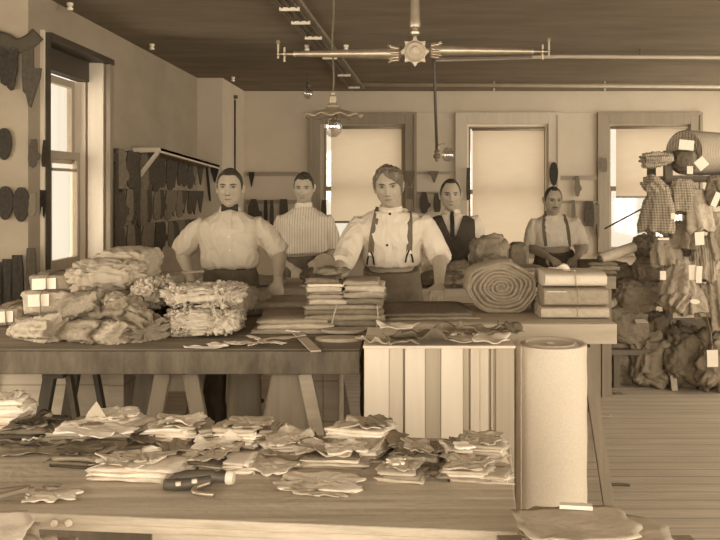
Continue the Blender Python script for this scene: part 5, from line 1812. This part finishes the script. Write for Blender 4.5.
# little white beads under the bench edge
for i, (u, z) in enumerate(((1.08, .763), (1.045, .765))):
    bm = BM(); lathe(bm, [(0, -.009), (.008, -.006), (.010, 0), (.008, .006), (0, .009)], FP(u, -.010, z), axis=(.3, -1, .2), n=12)
    lathe(bm, [(0, -.014), (.004, -.014), (.004, .002), (0, .002)], FP(u, .004, z), axis=(0, -1, 0), n=8)
    tag(obj('porcelain_knob', bm, 'porcelain', None, True, 40), ('left', 'right')[i] + ' one of two small white knobs under the front bench edge', 'knob', 'knobs under the bench edge')
# papers nearest the camera
def near_sheets(pts, z0, group, word):
    for i, (x, y, w, d, m, rz, lb) in enumerate(pts):
        bm = sheet_bm(w, d, 500 + i + int(z0 * 100) + len(word), .003, .010, 0, rag=.16, wave=.003); place(bm, Vector((x, y, z0 + .013 * i)), rz)
        tag(obj('paper_sheet', bm, m, None, True), lb, 'sheet', group)


near_sheets(((.43, 1.66, .33, .26, LB, -.3, 'lowest broad buff sheet of the pile at the near right corner'), (.40, 1.70, .30, .22, LP, .2, 'second pale sheet up in the near right pile'), (.44, 1.66, .32, .24, LB, -.35, 'third buff sheet up in the near right pile'),
             (.35, 1.70, .18, .20, LT, .5, 'tan sheet slanting at the left of the near right pile'), (.39, 1.72, .28, .20, LB, -.2, 'buff sheet near the top of the near right pile'), (.35, 1.72, .24, .18, LB, .1, 'topmost buff sheet of the near right pile')), .801, 'sheets piled at the near right corner', 'right')
bm = BM(); box(bm, (-.034, -.009, 0), (.034, .009, .008)); place(bm, Vector((.362, 1.79, .876)), -.15); tag(obj('paper_strip', bm, 'tag'), 'small white strip on the back edge of the near right pile', 'strip')
near_sheets(((-.86, 1.66, .32, .26, LP, .3, 'lowest pale sheet of the pile at the near left corner'), (-.85, 1.68, .26, .22, LW, .5, 'second white sheet up in the near left pile'), (-.87, 1.70, .26, .22, LP, .2, 'third pale sheet up in the near left pile'), (-.83, 1.66, .18, .18, LB, .8, 'buff sheet slanting at the right of the near left pile'), (-.87, 1.70, .22, .18, LW, .35, 'topmost white sheet of the near left pile')), .801, 'sheets piled at the near left corner', 'left')
# ================================================================== second-row bench goods
B2 = 'soft goods on the second-row bench'
for i, (x0, x1, yb, yt, Y, d, m, lb, k) in enumerate((
        (418, 470, 290, 272, 5.62, .34, 'wool_dark', 'long dark heap behind the leaning hand of the man with braces', dict(amp=.2, crease=.06)),
        (440, 480, 281, 262, 5.85, .26, 'wool_brown', 'dark heap with pale edge in front of the waistcoated man', dict(amp=.25, crease=.06)),
        (474, 512, 275, 256, 5.76, .2, 'wool_brown', 'brown soft heap right of the waistcoated man, front one', dict(amp=.25, crease=.05)),
        (300, 336, 290, 268, 5.8, .30, 'wool_dark', 'dark low heap beside the board form in front of the striped-shirt man', dict(amp=.2, crease=.05)),
        (240, 285, 290, 276, 5.7, .3, 'wool_brown', 'brown low heap between the bow-tied man and the striped-shirt man', dict(amp=.2, crease=.05)))):
    xa, xb = XP(x0, Y), XP(x1, Y)
    lump('soft_heap', m, ((xa + xb) / 2, Y, MZ + .001), (xb - xa, d, max(.05, ZP(yt, Y) - MZ)), lb, 'cloth heap', B2, seed=70 + i, sub=5, **k)
lump('soft_heap', 'wool_brown', (XP(490, 6.02), 6.05, MZ), (.29, .24, ZP(236, 6.02) - MZ), 'tall brown soft heap before the middle back window', 'cloth heap', B2, seed=77, amp=.22, crease=.05, sub=5, power=.6)
lump('soft_heap', 'wool_dark', (XP(518, 6.04), 6.06, MZ), (.14, .2, ZP(243, 6.04) - MZ), 'dark upright block of cloth left of the leaning man', 'cloth heap', B2, seed=78, amp=.08, power=.4)
# plaid cloth stack between coil and leaning man
fold_stack_at('checked cloth stack behind the coil below the leaning man', Vector((XP(527, 5.72), 5.86, MZ)), .30, .28, [(.03, 'wool_mid', 1, 1), (.035, 'check', 1, 1), (.03, 'check', .96, 1), (.022, 'wool_brown', .9, 1)], .03, 79, 'stack', 'checked_stack')
bm = sheet_bm(.14, .09, 80, .003, .03, 0, rag=.3); place(bm, (XP(473, 5.55), 5.58, MZ + .006), .2); tag(obj('paper_slip', bm, 'paper', None, True), 'white crumpled slip at the edge of the second-row bench left of the coil', 'slip')
# leaning man's papers
for i, (px, py, w, d, rz, lb) in enumerate(((562, 266, .10, .05, -.7, 'white paper held down before the leaning man, left one'), (577, 271, .13, .05, .1, 'white paper under the right hand of the leaning man'))):
    bm = sheet_bm(w, d, 82 + i, .002, .03, 0, rag=.08); place(bm, on(px, py, MZ + .012) + Vector((0, .0, .0)), rz)
    tag(obj('paper_slip', bm, 'tag', None, True), lb, 'slip')
fold_stack_at('drab cloth spread on the rear bench under the papers', Vector((XP(566, 6.5), 6.5, MZ)), .34, .26, [(.010, 'wool_brown', 1, 1)], 0, 84, 'cloth', 'spread_cloth')
fold_stack_at('dark cloth stack on the rear bench right of the leaning man', Vector((XP(598, 6.5), 6.55, MZ)), .24, .3, [(.03, 'wool_dark', 1, 1), (.035, 'wool_brown', 1, 1), (.03, 'wool_dark', .95, 1)], .05, 85, 'stack', 'cloth_stack')
a, b = P(600, 259, 6.45), P(634, 247, 6.62)
r = thing('cloth_roll', 'pale slanting roll of cloth lying right of the leaning man', 'cloth roll', a)
bm = BM(); rings = []
tube(bm, [a + (b - a) * t for t in (0, .02, .3, .6, .98, 1)], [.034, .04, .042, .042, .04, .034], 20); obj('rolled_cloth', bm, 'wool_pale', r, True, 50)
bm = BM(); dd = (b - a).normalized(); lathe(bm, [(0, -.004), (.012, -.006), (.014, -.002), (.026, -.006), (.028, .002), (0, .003)], a, axis=-dd * -1, n=18); obj('roll_end', bm, 'wool_dark', r, True)

# ================================================================== the goods rack on the right
RX0, RX1, RY = XP(668, 6.641), 3.05, 6.641
r = thing('goods_rack', 'wooden rack at the right hung all over with ticketed bundles', 'rack', ((RX0 + RX1) / 2, RY + .2, 0))
for x in (RX0 + .03, RX1 - .03):
    for y in (RY + .10, RY + .55):
        bm = BM(); box(bm, (x - .03, y - .03, 0), (x + .03, y + .03, ZP(150, RY))); obj('post', bm, 'wood_dark', r)
for z in (ZP(176, RY), ZP(250, RY), ZP(330, RY)):
    bm = BM(); box(bm, (RX0 - .02, RY + .02, z - .03), (RX1 + .02, RY + .62, z)); obj('shelf_board', bm, 'wood_dark', r)
    bm = BM(); box(bm, (RX0 - .02, RY - .005, z - .05), (RX1 + .02, RY + .019, z + .005)); obj('hanging_rail', bm, 'wood_dark', r)
zs = [ZP(176, RY), ZP(250, RY), ZP(330, RY)]
# big striped roll lying on the top shelf with its end towards the left
zt = zs[0]; rr = .178; c = Vector((XP(684, RY + .13), RY + .13, zt + rr + .012))
r = thing('cloth_roll', 'big striped roll of cloth on top of the goods rack', 'cloth roll', c)
bm = BM(); prof = [(0, .05), (.02, .045), (.05, .02), (.055, .03), (.085, .012), (.09, .02), (.12, .0), (.125, .008), (.165, -.004), (rr, .012), (rr, .25), (rr - .002, .5), (rr - .01, .62), (0, .62)]
lathe(bm, prof, c, axis=(.78, .62, 0), n=48); obj('rolled_cloth', bm, 'stripe', r, True, 50)
RG = 'bundles hung on the goods rack'


def hung(label, ax, ay, bx, by, r0, r1, m, seed, Y=6.491, flat=.8, k=8, amp=.2, belly=.02):
    return gathered(label, ax, ay, bx, by, Y + .02, Y - .03, r0 * 1.155, r1 * 1.155, m, seed, flat, k, amp, None, True, RG, 'hanging_bundle', belly)


hung('striped bunch sticking out left from the top of the rack', 672, 158, 643, 161, .03, .05, 'stripe', 600, 6.607, .8, 9, .22)
lump('soft_bundle', 'wool_dark', P(683, 172, RY + .10) + Vector((0, 0, -.0)), (.20, .26, .17), 'dark bundle under the big striped roll, at the rack top', 'bundle', RG, seed=601, amp=.15, crease=.04)
hung('checked bunch flaring up left at the corner of the rack', 664, 196, 648, 180, .05, .055, 'check', 602, 6.468)
hung('large checked bag hanging below the flared bunch', 660, 186, 655, 232, .055, .115, 'check', 603, 6.445, .6, 7, .14)
hung('checked bag hanging in front of the upper shelf', 682, 180, 684, 213, .06, .10, 'check', 604, 6.468, .6, 7, .14)
hung('drab bag hanging right of the checked one', 697, 190, 702, 232, .05, .10, 'wool_pale', 605, 6.445, .6, 6, .16)
hung('dark bag at the right edge below the big roll', 716, 176, 722, 205, .06, .10, 'wool_dark', 606, 6.468, .6, 7, .2)
hung('drab bag at the right edge in the middle of the rack', 716, 212, 724, 260, .05, .10, 'wool_mid', 607, 6.445, .6, 7, .2)
hung('brown bag hanging behind the tall white ticket', 684, 222, 682, 250, .06, .10, 'wool_brown', 608, 6.491, .6, 7, .2)
hung('long striped bag hanging right of the middle', 704, 236, 703, 282, .04, .07, 'stripe', 609, 6.422, .7, 7, .2)
hung('drab bunch hanging under the checked bag', 664, 238, 668, 266, .06, .105, 'wool_mid', 610, 6.491, .6, 8, .2)
hung('buff bag with rounded bottom at the middle rail', 680, 260, 676, 296, .06, .11, 'wool_pale', 611, 6.422, .6, 8, .16)
hung('fanned buff bunch with folded ends, lower left of the rack', 688, 286, 668, 308, .05, .095, 'wool_pale', 612, 6.399, .6, 9, .26)
hung('fanned drab bunch with a white oval ticket, lower middle of the rack', 690, 284, 696, 314, .05, .10, 'wool_mid', 613, 6.376, .6, 7, .2)
hung('small drab bunch hanging at the lower right of the rack', 704, 284, 706, 318, .04, .06, 'wool_mid', 614, 6.399, .7, 7, .2)
hung('brown bunch at the lower right edge', 714, 270, 722, 330, .05, .11, 'wool_brown', 615, 6.422, .6, 7, .2)
TG = 'white tickets on the rack goods'
for i, (x0, x1, y0, y1, Y, rot, sy, lb) in enumerate((
        (679, 694, 140, 150, 6.422, -.10, None, 'wide white ticket below the left end of the big striped roll'), (696, 707, 158, 169, 6.353, .7, None, 'white ticket turned on its corner under the big roll'), (687, 693, 166, 174, 6.376, 0, None, 'small white ticket beside the corner-turned one'),
        (713, 719, 192, 207, 6.283, -.4, None, 'white ticket slanting at the right edge of the rack'), (671, 675, 213, 219, 6.260, 0, None, 'tiny white ticket on the checked bag'), (695, 704, 232, 245, 6.283, .06, None, 'white ticket before the brown bag in the middle'),
        (658, 669, 238, 240, 6.295, 0, None, 'thin white ticket edge under the large checked bag'), (660, 666, 271, 280, 6.237, 0, 232, 'white ticket dangling on a string at the left of the rack'), (689, 696, 265, 280, 6.237, .05, None, 'white ticket on the buff bag, left of a pair'),
        (696, 702, 266, 283, 6.225, -.05, None, 'white ticket on the buff bag, right of a pair'), (690, 700, 299, 304, 6.191, -.1, None, 'white oval ticket on the fanned drab bunch'), (707, 718, 350, 367, 6.191, .03, 320, 'white ticket on the longest string, lowest on the rack'))):
    a, b = XP(x0, Y), XP(x1, Y); c, d = ZP(y1, Y), ZP(y0, Y); w_, h_ = (b - a) / 2, (d - c) / 2
    r = thing('hanging_ticket', lb, 'ticket', ((a + b) / 2, Y, c), TG)
    cx_, cz_ = (a + b) / 2, (c + d) / 2
    pts = [(-w_, -h_), (w_, -h_), (w_, h_), (-w_, h_)]
    if 'oval' in lb:
        pts = [(w_ * math.cos(t), h_ * math.sin(t)) for t in [2 * PI * k / 16 for k in range(16)]]
    ca, sa = math.cos(rot), math.sin(rot)
    bm = BM(); prism(bm, [(cx_ + x * ca - z * sa, cz_ + x * sa + z * ca) for x, z in pts], .003, Matrix.Translation((0, Y, 0))); obj('card', bm, 'tag', r)
    yt = sy if sy else y0 - 7
    tied(r, [(cx_, Y, d - .004), (cx_ + .003, Y + .03, (d + ZP(yt, Y)) / 2), (cx_ - .002, Y + .10, ZP(yt, Y))], .0022)
# diagonal stick
bm = BM(); tube(bm, [P(605, 228.5, 7.2), P(664, 197, 6.537)], .0075, 8); tag(obj('thin_stick', bm, 'iron', None, True), 'thin dark stick slanting from the rack towards the right back window', 'stick')

# low platform with dark goods between rear bench and rack
r = thing('low_bench', 'low plank bench under the dark goods left of the rack', 'bench', (1.86, 6.6, 0))
bx0, bx1 = 1.60, 2.04
zz = .30
bm = BM(); box(bm, (bx0, 6.560, zz - .04), (bx1, 6.90, zz)); obj('bench_top', bm, 'wood_dark', r)
for x, y in ((bx0 + .05, 6.607), (bx1 - .04, 6.607), (bx0 + .05, 6.85), (bx1 - .04, 6.85)):
    bm = BM(); box(bm, (x - .025, y - .025, 0), (x + .025, y + .025, zz - .041)); obj('leg', bm, 'wood_dark', r)
DG = 'dark soft goods piled left of the rack'
for i, (x0, x1, yb, yt, Y, d, m, lb, k) in enumerate((
        (598, 648, 347, 306, 6.699, .34, 'wool_brown', 'broad brown heap lowest on the low bench', dict(amp=.2, crease=.06)),
        (640, 676, 347, 312, 6.745, .34, 'wool_dark', 'dark heap on the low bench beside the rack post', dict(amp=.2, crease=.06)),
        (612, 664, 312, 280, 6.722, .32, 'wool_brown', 'double-lobed brown bundle on the heaps left of the rack', dict(amp=.2, crease=.10, cfreq=4)),
        (606, 632, 310, 268, 6.93, .26, 'wool_dark', 'round dark bundle left of the double-lobed one', dict(amp=.2, crease=.06)),
        (632, 668, 284, 258, 6.815, .28, 'wool_brown', 'brown bundle above the double-lobed one', dict(amp=.2, crease=.06)),
        (600, 634, 282, 262, 6.95, .24, 'wool_dark', 'knobbly dark bundle level with the rear bench top', dict(amp=.3, crease=.08)),
        (634, 664, 262, 235, 7.05, .3, 'wool_brown', 'peaked brown heap before the right back window', dict(amp=.25, crease=.06, power=.9)))):
    xa, xb = XP(x0, Y), XP(x1, Y); z0 = ZP(yb, Y) if i else zz
    z0 = zz + .001 if i < 2 else z0
    lump('soft_bundle', m, ((xa + xb) / 2, Y + d / 2 - .12, z0), (xb - xa, d, ZP(yt, Y) - z0), lb, 'bundle', DG, seed=90 + i, sub=5, **k)
lump('soft_bundle', 'wool_pale', (XP(610, 6.641), 6.722, ZP(309, 6.641)), (.13, .2, .085), 'small pale bundle peeping out left of the dark goods', 'bundle', DG, seed=98, amp=.15)
bm = sheet_bm(.10, .05, 99, .003, .02, 0); place(bm, P(641, 322, 6.56), .2, .5); tag(obj('hanging_slip', bm, 'paper', None, True), 'white slip hanging from the goods on the low bench', 'slip')
# heaps on the floor below the rack
for i, (x0, x1, yb, yt, d, m, lb) in enumerate(((594, 644, 386, 334, .3, 'wool_brown', 'low brown heap on the floor before the low bench'), (632, 680, 390, 336, .3, 'wool_brown', 'drab heap on the floor between bench and rack'), (668, 718, 392, 330, .28, 'wool_dark', 'brown heap on the floor under the rack'), (704, 766, 396, 334, .3, 'wool_brown', 'drab heap on the floor at the right edge under the rack'))):
    Y = F * H / (yb - VY); xa, xb = XP(x0, Y), XP(x1, Y)
    lump('floor_heap', m, ((xa + xb) / 2, Y + d / 2, .001), (xb - xa, d, ZP(yt, Y)), lb, 'cloth heap', 'heaps on the floor by the rack', seed=110 + i, sub=5, amp=.35, crease=.12, cfreq=6, power=.7, crum=.012, cf=16)
p = on(672, 389, 0); bm = BM(); bar(bm, p + Vector((0, -.06, .001)), P(670, 352, p.y + .02), .045, .03, (0, 1, 0)); tag(obj('wooden_stake', bm, 'wood_light'), 'short pale stake standing against the floor heaps', 'stake')
# litter on the floor
for i, (px, py, w, d, m, lb) in enumerate(((603, 417, .12, .06, 'leather_buff', 'small buff offcut on the floor right of the trestle leg'), (618, 394, .08, .05, 'leather_tan', 'tan offcut on the floor before the brown heap'))):
    bm = sheet_bm(w, d, 120 + i, .002, .01, 0, rag=.4); place(bm, on(px, py, .001), .3); tag(obj('floor_scrap', bm, m, None, True), lb, 'scrap')
p = on(616, 486, 0); bm = BM(); tube(bm, smooth_path([p + Vector((-.045, .03, .012)), p + Vector((-.03, .0, .010)), p + Vector((.03, 0, .008)), p + Vector((.07, -.01, .008))], 5), .007, 8)
tag(obj('bent_stick', bm, 'iron', None, True), 'small dark bent stick lying on the floor', 'stick')

# ================================================================== patterns on the left wall
r = thing('wall_shelf', 'long pale wall shelf with slanting bracket over the hanging patterns', 'shelf', (XL, 7.7, 1.80))
ya, yb = 6.66, 8.78
za, zb = 1.865, 1.785
dp = .235
bm = BM()
vs = [bm.verts.new(v) for v in ((XL + .001, ya, za), (XL + dp, ya, za), (XL + dp, yb, zb), (XL + .001, yb, zb))]
f = bm.faces.new(vs); e = bmesh.ops.extrude_face_region(bm, geom=[f]); bmesh.ops.translate(bm, verts=[g for g in e['geom'] if isinstance(g, bmesh.types.BMVert)], vec=(0, 0, -.022)); obj('shelf_board', bm, 'wood_mid', r)
bm = BM(); bar(bm, (XL + dp - .01, ya, za - .018), (XL + dp - .01, yb, zb - .018), .02, .04); obj('front_lip', bm, 'slat_cream', r)
bm = BM(); bar(bm, (XL + .02, ya - .012, za - .018), (XL + dp, ya - .012, za - .018), .022, .036); obj('end_cleat', bm, 'slat_cream', r)
bm = BM(); bar(bm, (XL + dp - .02, ya - .012, za - .035), (XL + .025, ya - .012, 1.585), .024, .045, (0, 1, 0)); obj('slant_bracket', bm, 'slat_cream', r)
bm = BM(); box(bm, (XL + .001, ya - .03, 1.50), (XL + .03, ya + .02, za - .037)); obj('wall_cleat', bm, 'slat_cream', r)


def outline(kind, rnd):
    """outline (x, z) of a hanging pattern of unit height, top at 0"""
    j = lambda s: rnd.uniform(-s, s)
    if kind == 'mitt':
        return [(-.10, 0), (.10, 0), (.16, -.15), (.20 + j(.03), -.45), (.33, -.52), (.34 + j(.03), -.66), (.20, -.74), (.16, -.92), (.0, -1), (-.16, -.93), (-.22, -.7), (-.20 + j(.03), -.3)]
    if kind == 'long':
        return [(-.10, 0), (.10, 0), (.15, -.3 + j(.1)), (.17, -.75), (.10, -.96), (0, -1), (-.11, -.96), (-.17, -.7), (-.14, -.3)]
    if kind == 'sole':
        return [(.30 * math.cos(t) * (1 + .1 * math.sin(t)), -.5 + .5 * math.sin(t)) for t in [2 * PI * k / 20 for k in range(20)]]
    if kind == 'strap':
        return [(-.09, 0), (.09, 0), (.11, -.5), (.07, -.97), (.0, -1), (-.08, -.93), (-.11, -.5)]
    if kind == 'tri':
        return [(-.32, 0), (.32, 0), (.30, -.25), (.12, -.75), (.04, -1), (-.06, -.95), (-.18, -.6), (-.32, -.25)]
    if kind == 'fork':
        return [(-.16, 0), (.16, 0), (.17, -.55), (.13, -1), (.06, -.9), (.03, -.6), (-.03, -.6), (-.08, -.95), (-.14, -.9), (-.17, -.5)]
    return [(-.16, 0), (.16, 0), (.20, -.3), (.22, -.8), (.14, -1), (-.16, -1), (-.22, -.75), (-.20, -.3)]


rnd = random.Random(5)
protos = {}


def pattern(kind, loc, wdir, w, h, m, label, group, tilt=0.0, name='hanging_pattern'):
    """board pattern hung from a nail; loc is the nail, wdir the wall's direction"""
    var = rnd.randrange(3)
    key = (kind, m, var)
    if key not in protos:
        rt = thing(name, label, 'pattern', (0, 0, 0), group)
        bm = BM(); prism(bm, outline(kind, rnd), .05, Matrix.Identity(4)); obj('pattern_board', bm, m, rt, world=False)
        bm = BM(); tube(bm, [(0, .30, -.03), (0, -.08, -.03)], .012, 8); obj('nail', bm, 'iron', rt, True, world=False)
        protos[key] = rt
    else:
        rt = copy_tree(protos[key])
    rt['label'] = label; rt['group'] = group
    rt.location = loc
    rt.rotation_euler = (0, tilt, math.atan2(wdir[1], wdir[0])) if False else (Matrix.Rotation(math.atan2(wdir[1], wdir[0]), 3, 'Z') @ Matrix.Rotation(tilt, 3, 'Y')).to_euler()
    rt.scale = (w, .18, h)
    return rt


LW_ = (0, 1, 0)
rows = [('top', 1.84, 1.77, .33, .20, 'under the wall shelf', 'hanging patterns under the wall shelf'), ('middle', 1.545, 1.52, .29, .21, 'in the middle row of the left wall', 'middle row of hanging patterns'), ('bottom', 1.275, 1.24, .30, .19, 'in the bottom row of the left wall', 'bottom row of hanging patterns')]
for ri, (rn, zn, zf_, hn, hf, where, grp) in enumerate(rows):
    y = 6.24; i = 0
    while y < 8.66 and i < 16:
        f = (y - 6.2) / 2.5
        h = (hn + (hf - hn) * f) * rnd.uniform(.85, 1.1); 
        kind = rnd.choice(['mitt', 'long', 'mitt', 'slab', 'fork'] if f < .4 else ['long', 'mitt', 'tri', 'long'])
        wf = {'mitt': .62, 'long': .8, 'slab': .5, 'fork': .7, 'tri': .5}[kind] * 1.32
        m = rnd.choice(['pattern2', 'pattern2', 'pattern3'] if f < .45 else ['pattern2', 'pattern2', 'pattern2', 'pattern3'])
        tone = {'pattern': 'near-black', 'pattern2': 'brown', 'pattern3': 'tan'}[m]
        zt = zn + (zf_ - zn) * f
        pattern(kind, (XL + .062 + .012 * (i % 2), y, zt), (.50, 1, 0), h * wf, h, m, '%s pattern board, %s from the window %s' % (tone, ORD[i], where), grp, rnd.uniform(-.06, .06))
        y += .165 + .03 * f + rnd.uniform(-.01, .02); i += 1
    bm = BM(); bar(bm, (XL + .008, 6.18, zn + .012), (XL + .008, 8.7, zf_ + .012), .014, .035); tag(obj('nail_batten', bm, 'wood_mid'), 'thin wooden batten nailed along the %s row of hanging patterns' % rn, 'batten', 'battens of the left wall patterns')
for i, (y, z, h, m) in enumerate(((6.19, 1.84, .86, 'pattern2'), (6.26, 1.76, .84, 'pattern3'))):
    pattern('slab', (XL + .05, y, z), LW_, h * .09 / .44 * .9, h, m, ('very long dark slat pattern hung next to the window casing', 'very long tan slat pattern hung just beyond the casing one')[i], 'long slat patterns by the window casing')
pattern('strap', (XP(207, 8.79), 8.775, ZP(167, 8.77)), (1, 0, 0), .13, .36, 'pattern', 'dark curved strap pattern on the front of the corner chase', 'patterns on the corner chase', -.1)
pattern('tri', (XP(215, 8.79), 8.775, ZP(167, 8.77)), (1, 0, 0), .13, .16, 'pattern', 'small dark pointed pattern on the corner chase above the bow-tied man', 'patterns on the corner chase')
# ---- on the wall return at the far left
yr = YR - .022
FX = (1, 0, 0)
Z_ = lambda py: ZP(py, yr); X_ = lambda px: XP(px, yr)
wp = 'patterns on the wall left of the window'
bm = BM(); tube(bm, smooth_path([(X_(-12), yr, Z_(36)), (X_(4), yr, Z_(40)), (X_(16), yr, Z_(46)), (X_(29), yr, Z_(42)), (X_(38), yr, Z_(34))], 5), [(.012, .045)] * 21, 10); tag(obj('draped_strap', bm, 'pattern2', None, True), 'dark strap draped across the top of the wall left of the window', 'strap')
for i, (px, y0, y1, w, m, k, t, lb) in enumerate(((3, 42, 86, .17, 'pattern', 'strap', -.05, 'leftmost wide dark strap under the draped strap'), (15, 48, 91, .15, 'pattern', 'strap', .08, 'second dark curved strap under the draped strap'), (28, 48, 96, .18, 'pattern2', 'fork', .0, 'brown forked strap under the right end of the draped strap'), (33, 68, 108, .14, 'pattern2', 'tri', .05, 'brown pointed strap beside the window casing'))):
    h = Z_(y0) - Z_(y1); pattern(k, (X_(px), yr - .012 * (i % 2), Z_(y0)), FX, h * w * 7.0 if k == 'strap' else h * .75, h, m, lb, wp, t)
for i, (px, y0, y1, m, lb) in enumerate(((4, 128, 160, 'pattern', 'dark oval pattern alone in the upper left'), (5, 186, 220, 'pattern', 'dark oval pattern, left one of the lower pair'), (21, 187, 222, 'pattern', 'dark oval pattern, right one of the lower pair'))):
    h = Z_(y0) - Z_(y1); pattern('sole', (X_(px), yr, Z_(y0)), FX, h * .80, h, m, lb, wp, 0)
for i, (px, y0, y1, kd, m, lb) in enumerate(((34, 139, 168, 'mitt', 'pattern2', 'brown mitten pattern beside the left window at mid height'), (47, 140, 167, 'slab', 'pattern2', 'brown oblong pattern hung on the window casing'), (33, 193, 216, 'slab', 'pattern3', 'tan short pattern beside the crescent-shaped one'), (43, 190, 218, 'fork', 'pattern', 'dark crescent pattern hung on the window casing'))):
    on_c = px > 38
    yy = (5.0 if on_c else yr)
    x = XP(px, yy); h = ZP(y0, yy) - ZP(y1, yy)
    pattern(kd, (x if on_c else X_(px), yy, ZP(y0, yy)), FX, h * .75, h, m, lb, wp, .05)
for i, (px, y0, y1, lb) in enumerate(((-2, 262, 310, 'leftmost tall dark board pattern above the bench end'), (7, 259, 308, 'second tall dark board pattern above the bench end'), (17, 255, 306, 'third tall dark board pattern above the bench end'), (31, 248, 291, 'tall dark board pattern nearest the window above the parcels'))):
    h = Z_(y0) - Z_(y1); pattern('slab', (X_(px), yr, Z_(y0)), FX, h * .58, h, 'pattern' if i < 3 else 'pattern2', lb, wp)
# ---- on the back wall
bw = 'patterns on the back wall'
yb_ = YB - .03


def rail(label, px0, px1, py, h=.05):
    bm = BM(); box(bm, (XP(px0, yb_), yb_ + .002, ZP(py, yb_) - h / 2), (XP(px1, yb_), yb_ + .029, ZP(py, yb_) + h / 2)); tag(obj('peg_rail', bm, 'wood_mid'), label, 'rail', 'peg rails on the back wall')


rail('upper peg rail on the back wall behind the striped-shirt man', 247, 299, 174)
rail('lower peg rail on the back wall behind the striped-shirt man', 246, 300, 202)
rail('upper peg rail between the first two back windows', 404, 456, 173, .03)
rail('lower peg rail between the first two back windows', 414, 456, 193, .03)
rail('peg rail right of the leaning man between two back windows', 558, 598, 178)
rail('lower peg rail right of the leaning man', 560, 598, 202, .03)
zb_ = lambda py: ZP(py, yb_); xb_ = lambda px: XP(px, yb_)
for kd, px, y0, y1, wf, m, lb in (
        ('tri', 252, 172, 187, .6, 'pattern', 'small dark pointed pattern at the left end of the upper rail'),
        ('mitt', 254, 199, 224, 1.0, 'pattern2', 'brown mitten pattern at the left of the lower rail'), ('slab', 266, 200, 222, .4, 'pattern', 'narrow dark pattern second on the lower rail'), ('long', 272, 200, 226, .5, 'pattern2', 'narrow brown pattern third on the lower rail'), ('slab', 284, 199, 222, .9, 'pattern2', 'broad brown pattern left of the striped-shirt man'), ('slab', 324, 200, 222, .6, 'pattern2', 'brown pattern right of the striped-shirt man'),
        ('tri', 410, 171, 187, .95, 'pattern3', 'tan pointed pattern at the left end of the upper rail beside the first window'), ('tri', 434, 171, 183, 1.1, 'pattern3', 'tan pointed pattern under the gas drop globe'), ('mitt', 424, 192, 214, .9, 'pattern2', 'broad brown pattern left of the waistcoated man, front one'), ('slab', 437, 193, 212, .9, 'pattern2', 'broad brown pattern above the shoulder of the waistcoated man'), ('fork', 411, 188, 200, .8, 'pattern3', 'tan forked pattern at the window casing left of the waistcoated man'),
        ('sole', 553, 162, 186, .6, 'pattern', 'dark sole-shaped pattern on the casing right of the middle back window'), ('slab', 468, 168, 200, .3, 'pattern2', 'narrow brown pattern on the casing above the waistcoated man'),
        ('mitt', 577, 176, 197, .6, 'pattern3', 'tan mitten pattern above the shoulder of the leaning man'), ('slab', 589, 201, 226, .9, 'pattern2', 'brown broad pattern right of the leaning man'), ('long', 573, 200, 222, .6, 'pattern3', 'tan narrow pattern behind the leaning man'), ('fork', 596, 204, 238, .5, 'pattern3', 'tan forked pattern beside the right back window'), ('slab', 604, 158, 172, .7, 'pattern3', 'tan square pattern on the casing of the right back window')):
    h = zb_(y0) - zb_(y1); on_c = kd == 'sole' or px in (468, 604)
    pattern(kd, (xb_(px), yb_ - (.05 if on_c else .025), zb_(y0)), FX, h * wf, h, m, lb, bw)
